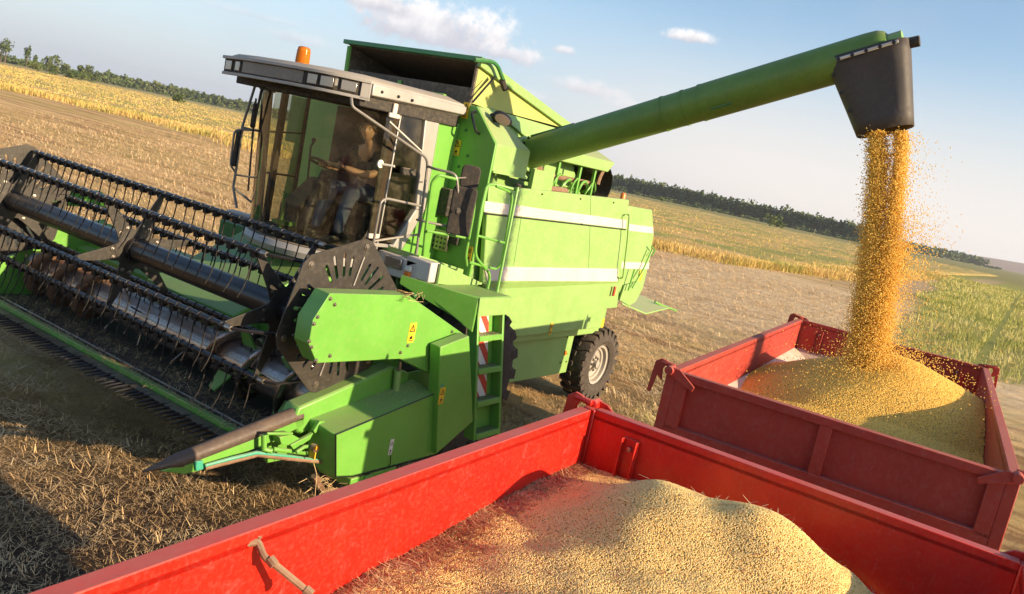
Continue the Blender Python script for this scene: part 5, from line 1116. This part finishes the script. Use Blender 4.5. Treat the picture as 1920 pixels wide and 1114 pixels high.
# ================================================================== GRAIN
def gn_beans(obj, mat, size, density=None, bed='bean_bed', stretch=1.15, smin=.85, smax=1.15, seed=1, on_points=False):
    ng = bpy.data.node_groups.new('beans', 'GeometryNodeTree'); ng.interface.new_socket('Geometry', in_out='INPUT', socket_type='NodeSocketGeometry'); ng.interface.new_socket('Geometry', in_out='OUTPUT', socket_type='NodeSocketGeometry')
    N = ng.nodes; Lk = ng.links; gi = N.new('NodeGroupInput'); go = N.new('NodeGroupOutput')
    ico = N.new('GeometryNodeMeshIcoSphere'); ico.inputs['Radius'].default_value = size/2; ico.inputs['Subdivisions'].default_value = 2
    tf = N.new('GeometryNodeTransform'); tf.inputs['Scale'].default_value = (stretch, .95, .85); Lk.new(ico.outputs[0], tf.inputs[0])
    ss = N.new('GeometryNodeSetShadeSmooth'); Lk.new(tf.outputs[0], ss.inputs[0])
    sm = N.new('GeometryNodeSetMaterial'); sm.inputs['Material'].default_value = MAT[mat]; Lk.new(ss.outputs[0], sm.inputs[0])
    ip = N.new('GeometryNodeInstanceOnPoints'); Lk.new(sm.outputs[0], ip.inputs['Instance'])
    rr = N.new('FunctionNodeRandomValue'); rr.data_type = 'FLOAT_VECTOR'; rr.inputs[1].default_value = (6.28, 6.28, 6.28); Lk.new(rr.outputs[0], ip.inputs['Rotation'])
    rs_ = N.new('FunctionNodeRandomValue'); rs_.data_type = 'FLOAT'; rs_.inputs[2].default_value = smin; rs_.inputs[3].default_value = smax; rs_.inputs['Seed'].default_value = 5; Lk.new(rs_.outputs[1], ip.inputs['Scale'])
    if on_points:
        mp = N.new('GeometryNodeMeshToPoints'); Lk.new(gi.outputs[0], mp.inputs[0]); Lk.new(mp.outputs[0], ip.inputs['Points']); Lk.new(ip.outputs[0], go.inputs[0])
    else:
        dp = N.new('GeometryNodeDistributePointsOnFaces'); dp.inputs['Density'].default_value = density; dp.inputs['Seed'].default_value = seed; Lk.new(gi.outputs[0], dp.inputs[0]); Lk.new(dp.outputs['Points'], ip.inputs['Points'])
        jn = N.new('GeometryNodeJoinGeometry'); Lk.new(gi.outputs[0], jn.inputs[0]); Lk.new(ip.outputs[0], jn.inputs[0]); Lk.new(jn.outputs[0], go.inputs[0])
    md = obj.modifiers.new('beans', 'NODES'); md.node_group = ng
def heap(name, Mx, L, Wd, fn, res, mat, size, dens, label, zf):
    nx = int(L/res); ny = int(Wd/res); u = np.linspace(.075, L-.075, nx); v = np.linspace(-Wd/2+.068, Wd/2-.068, ny); a, b = np.meshgrid(u, v)
    M_ = np.array(Mx); wx = M_[0, 0]*a+M_[0, 1]*b+M_[0, 3]; wy = M_[1, 0]*a+M_[1, 1]*b+M_[1, 3]
    z = fn(wx, wy); z = np.maximum(z, zf)
    idx = np.arange(a.size).reshape(a.shape); f = np.stack([idx[:-1, :-1], idx[:-1, 1:], idx[1:, 1:], idx[1:, :-1]], -1).reshape(-1, 4)
    f = f[(z.reshape(-1)[f].max(1) > zf+.002)]
    o = raw(name, np.stack([wx, wy, z], -1).reshape(-1, 3), f, 'bean_bed', True); o['kind'] = 'stuff'; o['label'] = label; o['category'] = 'grain'
    bpy.context.view_layer.update()
    me = o.data
    if np.mean([p.normal.z for p in list(me.polygons)[:50]]) < 0: me.flip_normals()
    gn_beans(o, mat, size, dens); return o
def gs(x, y, cx, cy, sx, sy, h): return h*np.exp(-((x-cx)/sx)**2-((y-cy)/sy)**2)
def near_fn(x, y):
    z = 1.775 + gs(x,y,3.25,1.13,.42,.30,.185) + gs(x,y,3.30,.66,.30,.24,.19) + gs(x,y,3.2,.9,.4,.3,.05) + gs(x,y,2.5,.75,.9,.55,.07) + gs(x,y,3.3,.3,.5,.3,.10) - np.clip(3-x,0,3)*.05*np.clip((y-1.0)*1.5,0,1)
    z = z - np.clip(.35-y,0,1)*.35 - np.clip(x-3.45,0,1)*.3*np.clip((1.35-y)*2, 0, 1)
    return z + .008*np.sin(x*9+y*3)*np.sin(y*11) + .005*np.sin(x*23)*np.sin(y*19+x*5)
def far_fn(x, y):
    r = np.sqrt(((x-8.5)/1.25)**2+((y-.95)/.82)**2); z = 2.27-.36*np.sqrt(r*r+.05)
    r2 = np.sqrt(((x-7.0)/1.6)**2+((y-.8)/1.1)**2); z = np.maximum(z, 1.90-.19*np.sqrt(r2*r2+.15))
    z -= gs(x, y, 8.15, 1.12, .16, .14, .07)
    z -= np.clip(x-9.3, 0, 3)*.06
    return z + .01*np.sin(x*5+y*3)*np.sin(y*6)
heap('soybean_heap', MN, NL, NW, near_fn, .03, 'soybean', .0061, 52000, 'heap of pale yellow soybeans filling the nearest trailer', 1.58)
heap('soybean_heap', MF, 5.3, 2.13, far_fn, .04, 'soybean_far', .0095, 13000, 'golden soybean heap in the far trailer under the stream', 1.605)
# chaff and pods on the near heap
n = 15000; wx = rng.uniform(.2, 3.7, n)**1.0; wy = 1.72-np.abs(rng.normal(0, .16, n))*np.clip(1.9-.5*wx, .35, 1.6); m_ = rng.random(n) < .13; wy[m_] = rng.uniform(-.1, 1.7, m_.sum())
zz = near_fn(wx, wy); q = np.stack([wx, wy], -1); v, f = blades(q, rng.uniform(0, 6.28, n), rng.normal(.08, .18, n), rng.uniform(.012, .055, n), rng.uniform(.0022, .0055, n), zz+rng.uniform(.003, .009, n))
flora('pods', [(0, (.16, .05, .03)), (.35, (.34, .14, .08)), (.7, (.52, .38, .20)), (1, (.70, .58, .36))], 3., .05)
o = raw('chaff', v, f, 'pods'); o['kind'] = 'stuff'; o['label'] = 'pods and straw scraps strewn along the edge of the near soybean heap'; o['category'] = 'chaff'
# ---- falling grain
def stream():
    P_ = []
    def add(n, t0, t1, yc0, yc1, w0, w1, xw, pw=1.):
        t = t0+(t1-t0)*rng.random(n)**pw; z = 4.22+(2.03-4.22)*t
        yc = yc0+(yc1-yc0)*t**.75; w_ = w0+(w1-w0)*t
        y = yc+rng.normal(0, 1, n)*w_; x = 8.15+rng.normal(0, xw, n)
        P_.append(np.stack([x, y, z-.04*np.sin(9*y)*(t < .1)], -1))
    add(44000, .0, 1.0, 1.67, 1.25, .046, .062, .07)            # main column
    add(28000, .0, .95, 1.46, 1.15, .028, .058, .05)            # second column
    add(20000, .45, 1.0, 1.47, 1.20, .07, .09, .09)             # merged lower part
    add(1600, .0, 1.0, 1.50, 1.16, .10, .12, .12)
    n = 3000; t = rng.random(n)**.8; z = 4.2-2.15*t; y = 1.42-.30*t-np.abs(rng.exponential(.07+.08*np.sin(t*3.1)*(.6+.4*np.sin(t*22)), n)); P_.append(np.stack([8.15+rng.normal(0, .12, n), y, z], -1))
    n = 1500; t = rng.uniform(.35, .60, n); z = 4.2-2.15*t; y = 1.25-np.abs(rng.normal(0, .16, n)); P_.append(np.stack([8.15+rng.normal(0, .1, n), y, z+.08*rng.normal(0, 1, n)], -1))
    # splash around the heap top
    n = 2600; a = rng.uniform(0, 6.28, n); r = np.abs(rng.normal(0, .42, n)); x = 8.1+r*np.cos(a); y = 1.12+r*np.sin(a); P_.append(np.stack([x, y, np.maximum(far_fn(x, y), 1.6)+rng.exponential(.10, n)*np.exp(-r*.6)], -1))
    n = 1500; x = 8.1+rng.normal(0, .7, n); y = 1.0+rng.normal(0, .45, n); P_.append(np.stack([x, np.clip(y, .1, 2.1), np.maximum(far_fn(x, y), 1.6)+rng.exponential(.16, n)], -1))
    return np.concatenate(P_)
pts = stream(); me = bpy.data.meshes.new('falling_grain'); me.vertices.add(len(pts)); me.vertices.foreach_set('co', pts.astype(np.float32).ravel()); me.update()
o = bpy.data.objects.new('falling_grain', me); COL.objects.link(o); me.materials.append(MAT['soybean_far']); o['kind'] = 'stuff'; o['label'] = 'golden stream of soybeans pouring from the boot into the far trailer'; o['category'] = 'grain'
gn_beans(o, 'soybean_far', .0088, on_points=True, stretch=1.3, smin=.7, smax=1.2)
# ================================================================== DRIVER
def skin_body(name, verts, edges, mat, parent=None, sub=2, root=0):
    me = bpy.data.meshes.new(name); me.from_pydata([v[:3] for v in verts], edges, []); o = bpy.data.objects.new(name, me); COL.objects.link(o)
    sk = o.modifiers.new('skin', 'SKIN'); sk.use_smooth_shade = True
    for i, v in enumerate(verts): me.skin_vertices[0].data[i].radius = (v[3], v[3] if len(v) < 5 else v[4])
    me.skin_vertices[0].data[root].use_root = True
    sb = o.modifiers.new('sub', 'SUBSURF'); sb.levels = sub; sb.render_levels = sub
    me.materials.append(MAT[mat])
    if parent is not None: o.parent = parent; o.matrix_parent_inverse = chain(parent).inverted()
    return o
dr = rootobj('person', (6.75, 6.3, 2.5), 'driver in dark t-shirt and jeans sitting at the steering wheel in the cab', 'person')
hc = PY(690, 250, 6.22); hx_, hy_, hz_ = hc
px_, py_ = 6.68, 6.30     # pelvis
bodyv = [(px_, py_, 2.60, .15, .13), (px_-.02, py_, 2.78, .14, .12), (px_-.05, py_, 2.94, .16, .12), (hx_+.16, py_-.02, 3.03, .13, .10), (hx_+.06, hy_, 3.10, .055), (hx_+.03, hy_, 3.16, .05),
         (hx_+.15, py_-.20, 3.00, .065), (hx_+.02, py_-.26, 2.80, .048), (hx_-.10, py_-.20, 2.78, .042), (hx_-.28, py_-.10, 2.82, .028),
         (hx_+.15, py_+.18, 3.00, .065), (hx_+.02, py_+.25, 2.80, .048), (hx_-.12, py_+.22, 2.77, .040), (hx_-.30, py_+.12, 2.80, .028),
         (px_-.12, py_-.10, 2.56, .095), (px_-.42, py_-.13, 2.58, .075), (px_-.50, py_-.13, 2.30, .052), (px_-.52, py_-.13, 2.12, .042),
         (px_-.12, py_+.10, 2.56, .095), (px_-.42, py_+.15, 2.58, .075), (px_-.54, py_+.15, 2.30, .052), (px_-.58, py_+.15, 2.12, .042)]
bodye = [(0, 1), (1, 2), (2, 3), (3, 4), (4, 5), (3, 6), (6, 7), (7, 8), (8, 9), (3, 10), (10, 11), (11, 12), (12, 13), (0, 14), (14, 15), (15, 16), (16, 17), (0, 18), (18, 19), (19, 20), (20, 21)]
skin_body('body', bodyv, bodye, 'skin', dr)
grow = lambda ids, e: [tuple(list(bodyv[i][:3])+[r+e for r in bodyv[i][3:]]) for i in ids]
def sub_skin(name, ids, mat, e, edges):
    g_l = grow(ids, e)
    if name == 'shirt': g_l[3] = (g_l[3][0], g_l[3][1], g_l[3][2]+.035, .15, .125); g_l[2] = (*g_l[2][:3], .185, .145)
    skin_body(name, g_l, edges, mat, dr)
sub_skin('shirt', [1, 0, 2, 3, 6, 7, 10, 11], 'shirt', .022, [(1, 0), (0, 2), (2, 3), (3, 4), (4, 5), (3, 6), (6, 7)])
sub_skin('jeans', [0, 14, 15, 16, 17, 18, 19, 20, 21], 'jeans', .012, [(0, 1), (1, 2), (2, 3), (3, 4), (0, 5), (5, 6), (6, 7), (7, 8)])
for s_, xx in ((-.13, -.52), (.15, -.58)):
    skin_body('shoe', [(px_+xx+.03, py_+s_, 2.07, .042), (px_+xx-.08, py_+s_, 2.06, .040), (px_+xx-.18, py_+s_-.01, 2.05, .032)], [(0, 1), (1, 2)], 'shoe', dr)
# head with brow, nose, lips, ears; it looks towards the camera side (-X, -Y)
hd_dir = V((-.86, -.52, -.05)).normalized(); hd_r = hd_dir.cross(V((0, 0, 1))).normalized(); hd_u = hd_r.cross(hd_dir)
HC = V((hx_, hy_, 3.245)); bmh = MB(); nu, nv = 36, 28
for j in range(nv+1):
    th = math.pi*j/nv
    for i in range(nu):
        a = 2*math.pi*i/nu; f_ = math.sin(th)*math.cos(a); r_ = math.sin(th)*math.sin(a); u_ = math.cos(th)
        w_ = .076*(1-.16*max(0, -u_)); d_ = .094*(1-.10*max(0, -u_)); 
        F, Rr, U = f_*d_, r_*w_, u_*.118
        if f_ > 0:
            g1 = lambda c0, c1, s1, s2: math.exp(-((r_-c0)/s1)**2-((u_-c1)/s2)**2)
            F += .024*g1(0, -.16, .13, .17)+.012*g1(0, -.02, .10, .2) - .011*g1(.36, .08, .17, .12)-.011*g1(-.36, .08, .17, .12)+.007*g1(.33, .26, .28, .08)+.007*g1(-.33, .26, .28, .08)+.008*g1(0, -.46, .26, .06)+.007*g1(0, -.56, .22, .06)-.004*g1(0, -.51, .3, .03)+.010*g1(0, -.82, .3, .16)
        bmh.v.append(tuple(HC+hd_dir*F+hd_r*Rr+hd_u*U))
for j in range(nv):
    for i in range(nu): a = j*nu+i; b = j*nu+(i+1) % nu; bmh.f.append((a, b, b+nu, a+nu))
hdm = bmh.build('head', 'skin', dr, smooth=80)
for s_ in (-1, 1):
    e_ = HC+hd_dir*.080+hd_r*s_*.028+hd_u*.010; MB().lathe([(0, -.006), (.008, -.003), (.010, .0), (.008, .003), (0, .006)], e_, 'Z', 10).build('eye', 'eye', hdm)
    e_ = HC+hd_r*s_*.076-hd_dir*.005; MB().tube([e_+hd_u*.028, e_+hd_r*s_*.012+hd_u*.01, e_+hd_r*s_*.010-hd_u*.02, e_-hd_u*.032], [.006, .010, .010, .006], 8).build('ear', 'skin', hdm)
    MB().tube([HC+hd_dir*.088+hd_r*s_*.014+hd_u*.030, HC+hd_dir*.084+hd_r*s_*.045+hd_u*.028], .0035, 6).build('eyebrow', 'hair', hdm)
MB().tube([HC+hd_dir*.088+hd_r*.02-hd_u*.060, HC+hd_dir*.095-hd_u*.060, HC+hd_dir*.088-hd_r*.02-hd_u*.060], .0025, 6).build('mouth', 'board_red', hdm)
hr = MB()
for j in range(15):
    th = math.pi*.56*j/14
    for i in range(nu):
        a = 2*math.pi*i/nu; fr_ = max(0, math.cos(a)); t2_ = min(th, math.pi*(.56-.26*fr_**2)); f_ = math.sin(t2_)*math.cos(a); r_ = math.sin(t2_)*math.sin(a); u_ = math.cos(t2_); k_ = 1.07+.02*math.sin(i*2.7+j)
        hr.v.append(tuple(HC+hd_dir*f_*.096*k_+hd_r*r_*.079*k_+hd_u*u_*.120*k_))
for j in range(14):
    for i in range(nu): a = j*nu+i; b = j*nu+(i+1) % nu; hr.f.append((a, b, b+nu, a+nu))
hr.build('hair', 'hair', hdm, smooth=80)
# hands: palm and five separate fingers closed on the wheel / resting on it
def hand(w_, tgt, side):
    w_ = V(w_); tgt = V(tgt); d = (tgt-w_).normalized(); up = V((0, 0, 1)); r_ = d.cross(up).normalized()*side; up = r_.cross(d)*side
    if up.z < 0: up = -up
    vs_ = [(*w_, .026, .02), (*(w_+d*.045), .036, .018), (*(w_+d*.085), .040, .015)]; ed = [(0, 1), (1, 2)]
    skin_body('hand', vs_, ed, 'skin', dr)
    for k, (off, ln) in enumerate(((-.030, .074), (-.010, .084), (.011, .080), (.031, .062))):
        b = w_+d*.085+r_*off; p1 = b+d*ln*.42+up*.004; p2 = p1+d*ln*.28-up*ln*.22; p3 = p2+d*ln*.02-up*ln*.30
        skin_body('finger', [(*b, .0095), (*p1, .009), (*p2, .0082), (*p3, .007)], [(0, 1), (1, 2), (2, 3)], 'skin', dr, 1)
    b = w_+d*.035-r_*.028; skin_body('thumb', [(*b, .012), (*(b-r_*.028+d*.025-up*.01), .011), (*(b-r_*.030+d*.055-up*.03), .009)], [(0, 1), (1, 2)], 'skin', dr, 1)
hand(bodyv[9][:3], (hx_-.42, py_-.06, 2.84), 1)
hand(bodyv[13][:3], (hx_-.44, py_+.06, 2.82), -1)
# ================================================================== AIR
m = bpy.data.materials.new('haze'); m.use_nodes = True; m.node_tree.nodes.clear(); t = NT(m.node_tree)
pv = t.n('ShaderNodeVolumePrincipled', ins={'Color': (.86, .90, 1., 1), 'Density': .00016, 'Anisotropy': .25})
t.n('ShaderNodeOutputMaterial', ins={'Volume': pv.outputs[0]}); MAT['haze'] = m
hzb = MB().box((-1300, -1600, -3.2), (3350, 3350, 64)).build('haze', 'haze', smooth=0); hzb['kind'] = 'stuff'; hzb['label'] = 'thin pale summer haze over the far fields'; hzb['category'] = 'haze'
S.cycles.volume_bounces = 0
